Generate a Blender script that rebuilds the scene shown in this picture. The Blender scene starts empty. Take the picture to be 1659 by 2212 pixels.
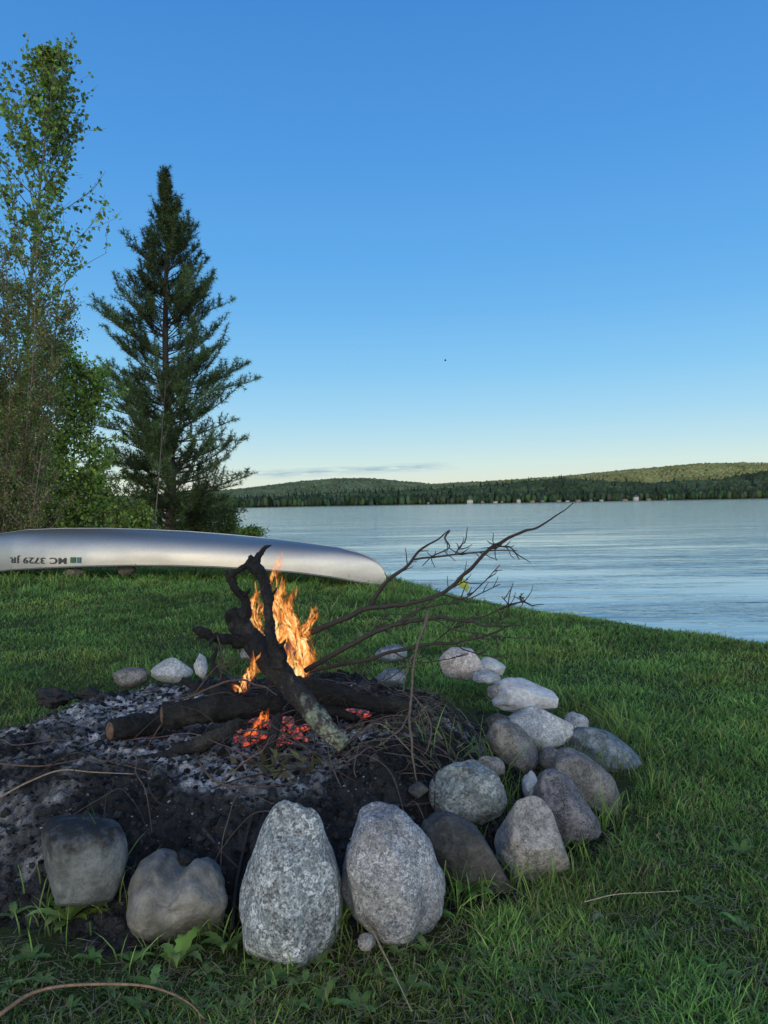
import bpy, bmesh, math, random
import numpy as np
from mathutils import Matrix, Vector
C = bpy.context.scene
COL = C.collection
# ------------------------------------------------------------------ camera
F = 1662.0
CAM = np.array([0.0, 0.0, 1.0])
Rm = Matrix.Rotation(math.radians(90-0.55), 3, 'X') @ Matrix.Rotation(math.radians(-1.0), 3, 'Z')
R = np.array(Rm)
cd = bpy.data.cameras.new('camera'); cam = bpy.data.objects.new('camera', cd); COL.objects.link(cam)
cam.matrix_world = Matrix.Translation((0, 0, 1.0)) @ Rm.to_4x4()
cd.sensor_width = 36; cd.lens = 36*F/2212; cd.clip_start = 0.05; cd.clip_end = 9000
C.camera = cam
C.view_settings.view_transform = 'Standard'; C.view_settings.look = 'None'; C.view_settings.exposure = 0

def ray(px, py):
    return R @ np.array([(px-829.5)/F, -(py-1106)/F, -1.0])
def P(px, py, Y):
    d = ray(px, py); return CAM + d*(Y/d[1])

# ------------------------------------------------------------------ noise
def _h(i, j, k, s):
    n = (i*374761393 + j*668265263 + k*1274126177 + s*974634777) & 0xFFFFFFFF
    n = ((n ^ (n >> 13)) * 1274126177) & 0xFFFFFFFF
    return ((n ^ (n >> 16)) & 0xFFFFFF) / float(0xFFFFFF)
def vn(x, y, z=0.0, s=0):
    x, y, z = np.broadcast_arrays(np.asarray(x, float), np.asarray(y, float), np.asarray(z, float))
    xi, yi, zi = np.floor(x).astype(np.int64), np.floor(y).astype(np.int64), np.floor(z).astype(np.int64)
    u, v, w = x-xi, y-yi, z-zi
    u = u*u*(3-2*u); v = v*v*(3-2*v); w = w*w*(3-2*w)
    def L(a, b, t): return a+(b-a)*t
    r = L(L(L(_h(xi, yi, zi, s), _h(xi+1, yi, zi, s), u), L(_h(xi, yi+1, zi, s), _h(xi+1, yi+1, zi, s), u), v),
          L(L(_h(xi, yi, zi+1, s), _h(xi+1, yi, zi+1, s), u), L(_h(xi, yi+1, zi+1, s), _h(xi+1, yi+1, zi+1, s), u), v), w)
    return r*2-1
def fbm(x, y, z=0.0, o=4, s=0):
    r = 0; a = .5
    x = np.asarray(x, float); y = np.asarray(y, float); z = np.asarray(z, float)
    for k in range(o):
        r = r+a*vn(x*2**k+k*7.3, y*2**k+k*3.1, z*2**k, s+k); a *= .5
    return r
def ss(x, a, b):
    t = np.clip((x-a)/(b-a), 0, 1); return t*t*(3-2*t)

# ------------------------------------------------------------------ terrain functions
SH = [(400, -400), (12, -4), (4.6, 4.1), (2.92, 5.72), (1.52, 7.75), (0.92, 9.0), (0.12, 11.2), (-1.2, 15), (-3.4, 22.8), (-6.6, 38), (-14, 52), (-40, 60), (-120, 80), (-4200, 400)]
LAND = SH+[(-4200, -4200), (400, -4200)]
def sdist(x, y):
    x = np.asarray(x, float); y = np.asarray(y, float)
    d = np.full(x.shape, 1e9); ins = np.zeros(x.shape, bool)
    n = len(LAND)
    for i in range(n):
        x1, y1 = LAND[i]; x2, y2 = LAND[(i+1) % n]
        if i < len(SH)-1:
            dx, dy = x2-x1, y2-y1
            t = np.clip(((x-x1)*dx+(y-y1)*dy)/(dx*dx+dy*dy), 0, 1)
            d = np.minimum(d, np.hypot(x-x1-t*dx, y-y1-t*dy))
        c = ((y1 > y) != (y2 > y)) & (x < (x2-x1)*(y-y1)/((y2-y1) if y2 != y1 else 1e-9)+x1)
        ins ^= c
    return np.where(ins, d, -d)
WZ = -0.10
def gh(x, y):
    x = np.asarray(x, float); y = np.asarray(y, float)
    s = sdist(x, y)+0.12*fbm(x*1.5, y*1.5, 0, 3, 5)
    z = np.where(s > 0, WZ-0.01+0.11*ss(s, 0, .7), WZ-0.01+np.maximum(s*.3, -3))
    z = z+np.where(s > .3, .02*fbm(x*1.3, y*1.3, 0, 3, 9), 0)
    z = z+.085*ss(y, 5.5, 9.5)*ss(-x, -.2, 2.2)*ss(s, .2, 1.2)
    return z
MC = (-0.42, 2.86)
def md(x, y):
    x = np.asarray(x, float); y = np.asarray(y, float)
    dx = x-MC[0]; rx = np.where(dx > 0, 1.27, 1.5); return np.hypot(dx/rx, (y-MC[1])/1.17)
def mh(x, y, fine=True):
    x = np.asarray(x, float); y = np.asarray(y, float)
    dx = x-MC[0]; rx = np.where(dx > 0, .98, 1.5); d = np.hypot(dx/rx, (y-MC[1])/1.17)
    d = d+.05*fbm(x*3, y*3, 0, 2, 31); dd = md(x, y)
    m = .215*(1-ss(d, .56, .98))-.03*np.exp(-((x+.3)**2+(y-2.75)**2)/.12)
    m = m+.015*(1-ss(dd, .95, 1.04))-.022
    n = .050*fbm(x*5, y*5, 0, 4, 3)
    if fine: n = n+.024*np.abs(fbm(x*19, y*19, 0, 3, 17))+.020*fbm(x*50, y*50, 0, 3, 19)
    return m+n*(1-ss(dd, .90, 1.06))*(.55+.45*(1-ss(d, .8, 1.1)))
YS = np.geomspace(1.2, 60, 5000)
def onG(px, py, lift=0.0):
    d = ray(px, py); pts = CAM+np.outer(YS/d[1], d)
    h = np.maximum(gh(pts[:, 0], pts[:, 1]), mh(pts[:, 0], pts[:, 1], False))+lift
    k = np.argmax(pts[:, 2] < h) if np.any(pts[:, 2] < h) else len(YS)-1
    return pts[k]

# ------------------------------------------------------------------ node helpers
def newmat(name):
    m = bpy.data.materials.new(name); m.use_nodes = True
    return m, m.node_tree, m.node_tree.nodes['Principled BSDF']
def nd(nt, t, ins=None, **pr):
    n = nt.nodes.new(t)
    for k, v in pr.items(): setattr(n, k, v)
    if ins:
        for k, v in ins.items():
            if hasattr(v, 'is_linked'): nt.links.new(v, n.inputs[k])
            else: n.inputs[k].default_value = v
    return n
def ramp(nt, fac, stops, interp='LINEAR'):
    r = nt.nodes.new('ShaderNodeValToRGB'); r.color_ramp.interpolation = interp
    e = r.color_ramp.elements
    while len(e) < len(stops): e.new(.5)
    for i, (p, c) in enumerate(stops):
        e[i].position = p; e[i].color = (c[0], c[1], c[2], 1) if hasattr(c, '__len__') else (c, c, c, 1)
    nt.links.new(fac, r.inputs[0]); return r.outputs[0]
def mixc(nt, fac, a, b, bt='MIX'):
    n = nt.nodes.new('ShaderNodeMix'); n.data_type = 'RGBA'; n.blend_type = bt
    for s, v in ((n.inputs[0], fac), (n.inputs[6], a), (n.inputs[7], b)):
        if hasattr(v, 'is_linked'): nt.links.new(v, s)
        else: s.default_value = (v if not hasattr(v, '__len__') or len(v) == 4 else (*v, 1))
    return n.outputs[2]
def mth(nt, op, a, b=None, clamp=False):
    n = nt.nodes.new('ShaderNodeMath'); n.operation = op; n.use_clamp = clamp
    for s, v in ((n.inputs[0], a), (n.inputs[1], b)):
        if v is None: continue
        if hasattr(v, 'is_linked'): nt.links.new(v, s)
        else: s.default_value = v
    return n.outputs[0]
def noise(nt, vec, sc, det=4, rough=.55):
    return nd(nt, 'ShaderNodeTexNoise', {'Vector': vec, 'Scale': sc, 'Detail': det, 'Roughness': rough}).outputs[0]
def objc(nt): return nd(nt, 'ShaderNodeTexCoord').outputs['Object']
def bump(nt, b, h, st, dist):
    n = nd(nt, 'ShaderNodeBump', {'Height': h, 'Strength': st, 'Distance': dist}); nt.links.new(n.outputs[0], b.inputs['Normal'])

def vcol_mat(name, rough=.85, nscale=0, namp=.5, bsc=0, bst=.5, bd=.004, transl=0, spec=.3):
    m, nt, b = newmat(name)
    a = nd(nt, 'ShaderNodeAttribute', attribute_name='Col').outputs['Color']
    c = a
    if nscale:
        n = noise(nt, objc(nt), nscale, 4, .65)
        k = ramp(nt, n, [(.3, 1-namp), (.7, 1+namp)])
        c = mixc(nt, 1.0, a, k, 'MULTIPLY')
    nt.links.new(c, b.inputs['Base Color']); b.inputs['Roughness'].default_value = rough
    b.inputs['Specular IOR Level'].default_value = spec
    if bsc: bump(nt, b, noise(nt, objc(nt), bsc, 5, .65), bst, bd)
    if transl:
        t = nd(nt, 'ShaderNodeBsdfTranslucent', {'Color': c})
        mx = nd(nt, 'ShaderNodeMixShader', {0: transl})
        nt.links.new(b.outputs[0], mx.inputs[1]); nt.links.new(t.outputs[0], mx.inputs[2])
        nt.links.new(mx.outputs[0], nt.nodes['Material Output'].inputs[0])
    return m
def flat_mat(name, col, rough=.7, metal=0, nscale=0, namp=.3, bst=0, bsc=50, bd=.003):
    m, nt, b = newmat(name)
    if nscale:
        n = noise(nt, objc(nt), nscale, 5, .65)
        c = ramp(nt, n, [(.3, [v*(1-namp) for v in col]), (.7, [v*(1+namp) for v in col])])
        nt.links.new(c, b.inputs['Base Color'])
    else: b.inputs['Base Color'].default_value = (*col, 1)
    b.inputs['Roughness'].default_value = rough; b.inputs['Metallic'].default_value = metal
    if bst: bump(nt, b, noise(nt, objc(nt), bsc, 4, .6), bst, bd)
    return m

# ------------------------------------------------------------------ mesh helpers
def tag(o, label=None, cat=None, group=None, kind=None):
    if label: o['label'] = label
    if cat: o['category'] = cat
    if group: o['group'] = group
    if kind: o['kind'] = kind
    return o
def thing(name, loc, label, cat, group=None):
    o = bpy.data.objects.new(name, None); COL.objects.link(o); o.location = tuple(float(v) for v in loc); o.empty_display_size = .1
    return tag(o, label, cat, group)
def mk(name, V, T, mat, parent=None, col=None, smooth=True, loc=None):
    V = np.asarray(V, float).reshape(-1, 3); T = np.asarray(T, np.int32).reshape(-1, 3)
    off = np.zeros(3)
    if parent is not None: off = np.array(list(parent.location))
    elif loc is not None: off = np.asarray(loc, float)
    V = V-off
    me = bpy.data.meshes.new(name)
    me.vertices.add(len(V)); me.vertices.foreach_set('co', V.astype(np.float32).ravel())
    me.loops.add(len(T)*3); me.loops.foreach_set('vertex_index', T.ravel())
    me.polygons.add(len(T)); me.polygons.foreach_set('loop_start', np.arange(0, len(T)*3, 3, dtype=np.int32))
    try: me.polygons.foreach_set('loop_total', np.full(len(T), 3, np.int32))
    except Exception: pass
    me.update(calc_edges=True); me.validate()
    me.polygons.foreach_set('use_smooth', np.full(len(me.polygons), smooth, bool))
    if col is not None:
        col = np.asarray(col, float)
        if col.ndim == 1: col = np.tile(col, (len(V), 1))
        if col.shape[1] == 3: col = np.hstack([col, np.ones((len(V), 1))])
        a = me.color_attributes.new('Col', 'FLOAT_COLOR', 'POINT'); a.data.foreach_set('color', col.astype(np.float32).ravel())
    me.materials.append(mat)
    o = bpy.data.objects.new(name, me); COL.objects.link(o)
    if parent is not None: o.parent = parent
    elif loc is not None: o.location = tuple(float(v) for v in loc)
    return o
_ico = {}
def ico(n):
    if n not in _ico:
        bm = bmesh.new(); bmesh.ops.create_icosphere(bm, subdivisions=n, radius=1)
        bm.verts.ensure_lookup_table()
        V = np.array([v.co[:] for v in bm.verts]); T = np.array([[v.index for v in f.verts] for f in bm.faces]); bm.free()
        _ico[n] = (V, T)
    return _ico[n]
def cat_(parts):
    Vs, Ts, Cs = [], [], []; o = 0
    for p in parts:
        Vs.append(p[0]); Ts.append(np.asarray(p[1])+o); o += len(p[0])
        if len(p) > 2: Cs.append(p[2])
    return np.vstack(Vs), np.vstack(Ts), (np.vstack(Cs) if Cs else None)
def crom(pts, rad, k):
    pts = np.asarray(pts, float); rad = np.asarray(rad, float)
    if len(pts) < 3:
        t = np.linspace(0, 1, k*(len(pts)-1)+1)[:, None]; return pts[0]+(pts[-1]-pts[0])*t, rad[0]+(rad[-1]-rad[0])*t[:, 0]
    p = np.vstack([2*pts[0]-pts[1], pts, 2*pts[-1]-pts[-2]]); out = []; ro = []
    for i in range(1, len(p)-2):
        for j in range(k):
            t = j/k; a, b, c, d = p[i-1], p[i], p[i+1], p[i+2]
            out.append(.5*((2*b)+(-a+c)*t+(2*a-5*b+4*c-d)*t*t+(-a+3*b-3*c+d)*t**3))
            ro.append(rad[i-1]*(1-t)+rad[i]*t)
    out.append(pts[-1]); ro.append(rad[-1])
    return np.array(out), np.array(ro)
def tube(pts, rad, sides=6, k=1, amp=0, nsc=20, seed=0, cap=True, fine=0, ridge=0, kink=0):
    rad = np.broadcast_to(np.asarray(rad, float), (len(pts),)) if np.ndim(rad) == 0 else np.asarray(rad, float)
    if k > 1: pts, rad = crom(pts, rad, k)
    pts = np.asarray(pts, float); n = len(pts)
    if kink:
        s_ = np.concatenate([[0], np.cumsum(np.linalg.norm(np.diff(pts, axis=0), axis=1))])
        pts = pts+kink*np.stack([vn(s_*28+seed, 1, 0, seed), vn(s_*28+seed, 5, 0, seed+1), vn(s_*28+seed, 9, 0, seed+2)], -1)
    tg = np.gradient(pts, axis=0); tg /= np.linalg.norm(tg, axis=1)[:, None]+1e-9
    up = np.array([0, 0, 1.]) if abs(tg[0][2]) < .9 else np.array([1., 0, 0])
    a = np.cross(tg[0], up); a /= np.linalg.norm(a); A = [a]
    for i in range(1, n):
        a = A[-1]-tg[i]*np.dot(A[-1], tg[i]); A.append(a/(np.linalg.norm(a)+1e-9))
    A = np.array(A); B = np.cross(tg, A)
    th = np.arange(sides)/sides*2*np.pi
    D = A[:, None, :]*np.cos(th)[None, :, None]+B[:, None, :]*np.sin(th)[None, :, None]
    rr = rad[:, None]*np.ones((1, sides))
    if amp:
        Q = pts[:, None, :]+D*rad[:, None, None]
        rr = rr*(1+amp*fbm(Q[..., 0]*nsc, Q[..., 1]*nsc, Q[..., 2]*nsc, 4, seed)+fine*vn(Q[..., 0]*nsc*7, Q[..., 1]*nsc*7, Q[..., 2]*nsc*7, seed+3))
        if ridge:
            s_ = np.concatenate([[0], np.cumsum(np.linalg.norm(np.diff(pts, axis=0), axis=1))])
            rr = rr*(1+ridge*fbm(np.cos(th)[None]*5+seed, np.sin(th)[None]*5, s_[:, None]*22, 3, seed+9))
    V = (pts[:, None, :]+D*rr[..., None]).reshape(-1, 3)
    i = np.arange(n-1)[:, None]*sides; j = np.arange(sides)[None, :]; j2 = (j+1) % sides
    T = np.concatenate([np.stack([i+j, i+j2, i+sides+j2], -1).reshape(-1, 3), np.stack([i+j, i+sides+j2, i+sides+j], -1).reshape(-1, 3)])
    if cap:
        V = np.vstack([V, pts[0], pts[-1]]); m = n*sides
        jj = np.arange(sides); j3 = (jj+1) % sides
        T = np.vstack([T, np.stack([np.full(sides, m), j3, jj], -1), np.stack([np.full(sides, m+1), (n-1)*sides+jj, (n-1)*sides+j3], -1)])
    return V, T
def replicate(tmpl, pos, scl, rotz, cols, seed=0, jit=.0):
    V0, T0 = tmpl; n = len(pos); m = len(V0)
    rng = np.random.default_rng(seed)
    c, s = np.cos(rotz)[:, None], np.sin(rotz)[:, None]
    S = V0[None]*scl[:, None, :]
    if jit: S = S*(1+jit*rng.normal(size=(n, m, 1)))
    X = S[..., 0]*c-S[..., 1]*s; Yv = S[..., 0]*s+S[..., 1]*c
    V = np.stack([X, Yv, S[..., 2]], -1)+pos[:, None, :]
    T = T0[None]+(np.arange(n)*m)[:, None, None]
    CC = np.repeat(cols, m, axis=0)
    return V.reshape(-1, 3), T.reshape(-1, 3), CC
def nrm(v): return v/(np.linalg.norm(v, axis=-1, keepdims=True)+1e-9)
def leaves(pos, L, W, rng, col, droop=.3, up=0.3):
    n = len(pos); d = rng.normal(size=(n, 3)); d[:, 2] -= droop; d = nrm(d)
    r = nrm(np.cross(d, nrm(rng.normal(size=(n, 3))+np.array([0, 0, up]))))
    L = np.broadcast_to(L, (n,))[:, None]; W = np.broadcast_to(W, (n,))[:, None]
    nn = np.cross(d, r)
    V = np.stack([pos, pos+d*L*.45+r*W*.5+nn*W*.12, pos+d*L, pos+d*L*.45-r*W*.5+nn*W*.12], 1).reshape(-1, 3)
    b = (np.arange(n)*4)[:, None]
    T = np.concatenate([b+np.array([[0, 1, 2]]), b+np.array([[0, 2, 3]])])
    return V, T, np.repeat(col, 4, axis=0)
def vary(base, n, rng, a=.25, hue=.12):
    b = np.asarray(base)[None]*(1+a*rng.normal(size=(n, 1))).clip(.3, 2)
    return (b*(1+hue*rng.normal(size=(n, 3)))).clip(.002, .9)

def srgb(h):
    h = h.lstrip('#'); v = [int(h[i:i+2], 16)/255 for i in (0, 2, 4)]
    return [x/12.92 if x <= .04045 else ((x+.055)/1.055)**2.4 for x in v]

# ------------------------------------------------------------------ world + sun
w = bpy.data.worlds.new('World'); C.world = w; w.use_nodes = True
nt = w.node_tree; bg = nt.nodes['Background']
tc = nd(nt, 'ShaderNodeTexCoord').outputs['Generated']
vm = nd(nt, 'ShaderNodeVectorMath', {0: tc}, operation='NORMALIZE').outputs[0]
sp = nd(nt, 'ShaderNodeSeparateXYZ', {0: vm}); dx, dy, dz = sp.outputs
SKY = [(0.0, '#EAE8D2'), (.022, '#E6EBDA'), (.05, '#D5ECE8'), (.078, '#BFE4F0'), (.115, '#A6D9F5'), (.17, '#88CAF6'), (.24, '#70B8F2'), (.30, '#62ADEE'), (.43, '#509AE4'), (.55, '#438CD8'), (1.0, '#2E6CB4')]
g = ramp(nt, dz, [(p, srgb(c)) for p, c in SKY])
sky = nd(nt, 'ShaderNodeTexSky', sky_type='NISHITA', sun_disc=False, sun_elevation=math.radians(7), sun_rotation=math.radians(215))
skn = mixc(nt, 1.0, sky.outputs[0], (.1, .1, .1), 'MULTIPLY')
g = mixc(nt, .05, g, skn)
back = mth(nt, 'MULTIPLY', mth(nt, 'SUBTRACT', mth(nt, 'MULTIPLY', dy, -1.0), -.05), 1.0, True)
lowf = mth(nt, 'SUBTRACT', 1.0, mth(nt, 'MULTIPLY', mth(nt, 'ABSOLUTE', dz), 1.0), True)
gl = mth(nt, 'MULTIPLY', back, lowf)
glow = mixc(nt, gl, (0, 0, 0), (3.1, 2.85, 2.35))  # warm glow added to the unseen sky behind the camera, brightens camera-facing surfaces
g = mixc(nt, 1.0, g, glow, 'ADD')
ydiv = mth(nt, 'MAXIMUM', dy, .01)
u = mth(nt, 'DIVIDE', dx, ydiv); v = mth(nt, 'DIVIDE', dz, ydiv)
cv = nd(nt, 'ShaderNodeCombineXYZ', {0: mth(nt, 'MULTIPLY', u, 26.0), 1: mth(nt, 'MULTIPLY', v, 300.0), 2: 3.0}).outputs[0]
cn = noise(nt, cv, 1.0, 5, .6)
vm_ = mth(nt, 'SUBTRACT', 1.0, mth(nt, 'MULTIPLY', mth(nt, 'ABSOLUTE', mth(nt, 'SUBTRACT', v, mth(nt, 'ADD', .0465, mth(nt, 'MULTIPLY', u, .03)))), 140.0), True)
um_ = mth(nt, 'MULTIPLY', mth(nt, 'SUBTRACT', 1.0, mth(nt, 'MULTIPLY', mth(nt, 'ABSOLUTE', mth(nt, 'SUBTRACT', u, -.045)), 6.6), True), 2.4, True)
cf = mth(nt, 'MULTIPLY', mth(nt, 'MULTIPLY', vm_, um_), mth(nt, 'MULTIPLY', mth(nt, 'SUBTRACT', cn, .38), 5.0, True), True)
cf = mth(nt, 'MULTIPLY', cf, mth(nt, 'GREATER_THAN', dy, .05))
g = mixc(nt, mth(nt, 'MULTIPLY', cf, .85), g, srgb('#9BBBCD'))
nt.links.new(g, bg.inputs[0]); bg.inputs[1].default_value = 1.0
sl = bpy.data.lights.new('sun', 'SUN'); sl.energy = 0.6; sl.angle = math.radians(3); sl.color = (1, .82, .56)
so = bpy.data.objects.new('sun', sl); COL.objects.link(so)
so.rotation_euler = Vector((.62, .77, -.15)).to_track_quat('-Z', 'Y').to_euler(); so.location = (-5, -5, 6)

# ------------------------------------------------------------------ ground
gx = np.concatenate([-np.geomspace(4200, 12, 30), np.arange(-11.5, 6, .12), np.geomspace(6.2, 4200, 30)])
gy = np.concatenate([-np.geomspace(4200, 3, 24), np.arange(-2, 14, .12), np.geomspace(14.3, 80, 50), np.geomspace(90, 4200, 20)])
X, Yg = np.meshgrid(gx, gy)
Z = gh(X, Yg)
nr, ncn = X.shape
def gridT(nr, nc):
    i = np.arange(nr-1)[:, None]*nc; j = np.arange(nc-1)[None, :]
    return np.concatenate([np.stack([i+j, i+j+1, i+nc+j+1], -1).reshape(-1, 3), np.stack([i+j, i+nc+j+1, i+nc+j], -1).reshape(-1, 3)])
m, nt, b = newmat('soil_and_thatch')
oc = objc(nt); n1 = noise(nt, oc, 3, 5); n2 = noise(nt, oc, 90, 5, .7)
c1 = ramp(nt, n1, [(.35, (.035, .052, .016)), (.65, (.055, .085, .022))])
c2 = ramp(nt, n2, [(.35, (.02, .022, .012)), (.7, (.07, .085, .033))])
nt.links.new(mixc(nt, .5, c1, c2), b.inputs['Base Color']); b.inputs['Roughness'].default_value = .95; b.inputs['Specular IOR Level'].default_value = .1
bump(nt, b, n2, 1.0, .01)
tag(mk('ground', np.stack([X, Yg, Z], -1).reshape(-1, 3), gridT(nr, ncn), m), kind='structure')

# ------------------------------------------------------------------ water
m, nt, b = newmat('lake_water')
geo = nd(nt, 'ShaderNodeNewGeometry').outputs['Position']
def nscaled(sx, sy, det, rough, seed=0, rot=.16):
    mp = nd(nt, 'ShaderNodeMapping', {'Vector': geo, 'Scale': (sx, sy, 1), 'Location': (seed, seed, 0), 'Rotation': (0, 0, rot)}).outputs[0]
    return noise(nt, mp, 1.0, det, rough)
big = nscaled(.10, .55, 5, .7, 3)
a1 = nscaled(1.1, 4.2, 2, .5, 1); a2 = nscaled(4.5, 13, 3, .6, 5, -.1); a3 = nscaled(.25, 1.1, 4, .65, 9)
hsum = mth(nt, 'ADD', mth(nt, 'MULTIPLY', a1, .18), mth(nt, 'ADD', mth(nt, 'MULTIPLY', a2, .045), mth(nt, 'MULTIPLY', a3, .22)))
st = ramp(nt, big, [(.40, .10), (.60, .80)])
bn = nd(nt, 'ShaderNodeBump', {'Height': hsum, 'Strength': st, 'Distance': .24}); nt.links.new(bn.outputs[0], b.inputs['Normal'])
wc = ramp(nt, big, [(.38, (.44, .52, .46)), (.62, (.19, .29, .30))])
nt.links.new(wc, b.inputs['Base Color']); b.inputs['Roughness'].default_value = .08; b.inputs['IOR'].default_value = 1.38
wx = np.array([-4200, -100, 0, 100, 4200.]); wy = np.array([-4200, 0, 100, 4200.])
X, Yg = np.meshgrid(wx, wy)
tag(mk('water', np.stack([X, Yg, X*0+WZ], -1).reshape(-1, 3), gridT(4, 5), m), kind='structure')

# ------------------------------------------------------------------ far hills, forest, cottages
def prof(stops, u):
    xs = [(x-829)/F for x, _ in stops]; return np.interp(u, xs, [h for _, h in stops])/F
r1 = [(-400, 20), (300, 10), (520, 12), (700, 18), (930, 24), (1080, 34), (1180, 46), (1250, 40), (1400, 28), (1550, 36), (1659, 52), (2300, 40)]
r3 = [(-400, 20), (300, 24), (520, 34), (600, 43), (650, 49), (720, 54), (800, 53), (860, 46), (930, 39), (1000, 40), (1100, 44), (1200, 50), (1330, 59), (1420, 66), (1500, 72), (1600, 72), (1659, 70), (2300, 50)]
def hz(x, y):
    a = 1450*prof(r1, x/1450.)*(1+.08*fbm(x/160, y*0+.5, 0, 3, 41))*ss(y, 985, 1450)*(1-.6*ss(y, 1450, 1900))
    c = 2800*prof(r3, x/2800.)*(1+.03*fbm(x/260, y*0+.5, 0, 3, 43))*ss(y, 1900, 2800)
    return WZ-.3+1.2*ss(y, 972, 990)+np.maximum(a, c)+3*fbm(x/90, y/90, 0, 3, 47)*ss(y, 990, 1200)
X, Yg = np.meshgrid(np.arange(-2400, 2401, 24.), np.concatenate([[965, 975, 985, 1000], np.arange(1030, 3200, 30.)]))
hm = flat_mat('hill_woodland_floor', (.08, .10, .05), 1, 0, .02, .3)
tag(mk('hills', np.stack([X, Yg, hz(X, Yg)], -1).reshape(-1, 3), gridT(*X.shape), hm), kind='structure')
rng = np.random.default_rng(5)
def forest(n, y0, y1, umax, size, base, var, seed):
    r = np.random.default_rng(seed)
    y = r.uniform(y0, y1, n); x = r.uniform(-umax, umax, n)*y
    s = size*(1+.2*r.normal(size=n)).clip(.5, 1.4)
    pos = np.stack([x, y, hz(x, y)+s*.22], -1)
    scl = np.stack([s*.6, s*.6, s*.5], -1)
    cl = vary(base, n, r, var, .06)
    patch = (1+.5*fbm(x/70, y/70, 0, 3, 51))[:, None]
    if seed == 2: patch = patch*(np.array([[.75, .85, .9]])+ss(x, -100, 900)[:, None]*np.array([[.75, .45, .1]]))  # warm sunlight painted into the far ridge foliage, stronger towards the right
    return pos, scl, cl*patch, r.uniform(0, 6, n)
parts = []
for args in [(13000, 1010, 1480, .56, 8, (.050, .074, .038), .18, 1), (20000, 2050, 2850, .56, 10, (.120, .145, .080), .10, 2)]:  # paler far ridge base has sunlight and haze mixed into its colour
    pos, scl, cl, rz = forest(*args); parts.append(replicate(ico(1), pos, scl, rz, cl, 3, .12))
n = 2600; y = rng.uniform(990, 1030, n); x = rng.uniform(-.56, .56, n)*y; s = rng.uniform(6, 13, n)*(1+.3*fbm(x/40, 0, 0, 2, 8))
parts.append(replicate(ico(1), np.stack([x, y, .5+s*.45], -1), np.stack([s*.3, s*.3, s*.55], -1), rng.uniform(0, 6, n), vary((.036, .058, .030), n, rng, .3), 4, .16))
th = np.arange(7)/7*2*np.pi
cone = (np.vstack([np.stack([np.cos(th), np.sin(th), th*0], -1), [[0, 0, 1]]]), np.array([[i, (i+1) % 7, 7] for i in range(7)]))
n = 1300; y = np.concatenate([rng.uniform(990, 1040, 700), rng.uniform(1040, 1460, 600)]); x = rng.uniform(-.56, .56, n)*y; s = rng.uniform(8, 16, n)
parts.append(replicate(cone, np.stack([x, y, np.maximum(hz(x, y), .4)], -1), np.stack([s*.2, s*.2, s], -1), rng.uniform(0, 6, n), vary((.024, .040, .027), n, rng, .3), 5, .05))
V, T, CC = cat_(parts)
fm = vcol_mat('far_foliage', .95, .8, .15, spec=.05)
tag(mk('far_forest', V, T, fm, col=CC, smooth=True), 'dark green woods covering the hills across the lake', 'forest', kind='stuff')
hw = flat_mat('cottage_white', (.38, .37, .36)); hg = flat_mat('cottage_grey', (.14, .14, .14)); ht = flat_mat('cottage_tan', (.24, .18, .12)); hr = flat_mat('cottage_roof', (.10, .09, .09))
hpn = flat_mat('cottage_window', (.03, .04, .05), .2)
def boxVT(x0, x1, y0, y1, z0, z1):
    V = np.array([[x, y, z] for z in (z0, z1) for y in (y0, y1) for x in (x0, x1)], float)
    T = np.array([[0, 2, 1], [1, 2, 3], [4, 5, 6], [5, 7, 6], [0, 1, 4], [1, 5, 4], [2, 6, 3], [3, 6, 7], [0, 4, 2], [2, 4, 6], [1, 3, 5], [3, 7, 5]])
    return V, T
houses = [(1015, 7, 5.4, hw, 'white gabled house, leftmost of the larger houses across the lake'), (1042, 4, 2.2, hg, None), (1070, 5, 2.2, hw, None), (1084, 3, 2.0, hg, None), (1120, 4.5, 4.6, hw, 'narrow white gabled cottage on the far shore, mid lake'),
          (1150, 5, 2.2, ht, None), (1172, 4, 2.0, hg, None), (1207, 5, 2.4, ht, None), (1226, 4, 1.8, hw, None), (1249, 6, 2.2, ht, None), (1276, 3, 2.0, hg, None), (1299, 4, 2.0, hw, None),
          (1350, 6, 2.0, ht, None), (1374, 5.5, 5.8, hw, 'tallest pale house on the far shore, right of the others'), (1401, 5, 2.0, ht, None), (1436, 3, 1.8, hg, None), (925, 3, 2.2, hg, None)]
for px, wd, hh, mt, lb in houses:
    x = (px-829)/F*986; t = thing('lake_house', (x, 986, .9), lb or 'small pale cottage at the waterline across the lake', 'house', None if lb else 'small cottages along the far shore')
    V, T = boxVT(x-wd/2, x+wd/2, 984, 990, .3, .9+hh*.72); mk('wall', V, T, mt, t, smooth=False)
    V = np.array([[x-wd*.56, 983.5, .9+hh*.7], [x+wd*.56, 983.5, .9+hh*.7], [x, 983.5, .9+hh*1.1], [x-wd*.56, 990.5, .9+hh*.7], [x+wd*.56, 990.5, .9+hh*.7], [x, 990.5, .9+hh*1.1]])
    mk('roof', V, [[0, 1, 2], [3, 5, 4], [0, 2, 5], [0, 5, 3], [1, 4, 5], [1, 5, 2], [0, 3, 4], [0, 4, 1]], hr if mt is not hg else hg, t, smooth=False)
    for k in (-1, 1):
        V, T = boxVT(x+k*wd*.25-.5, x+k*wd*.25+.5, 983.9, 984.1, 1.3, 2.2); mk('window', V, T, hpn, t, smooth=False)

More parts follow.
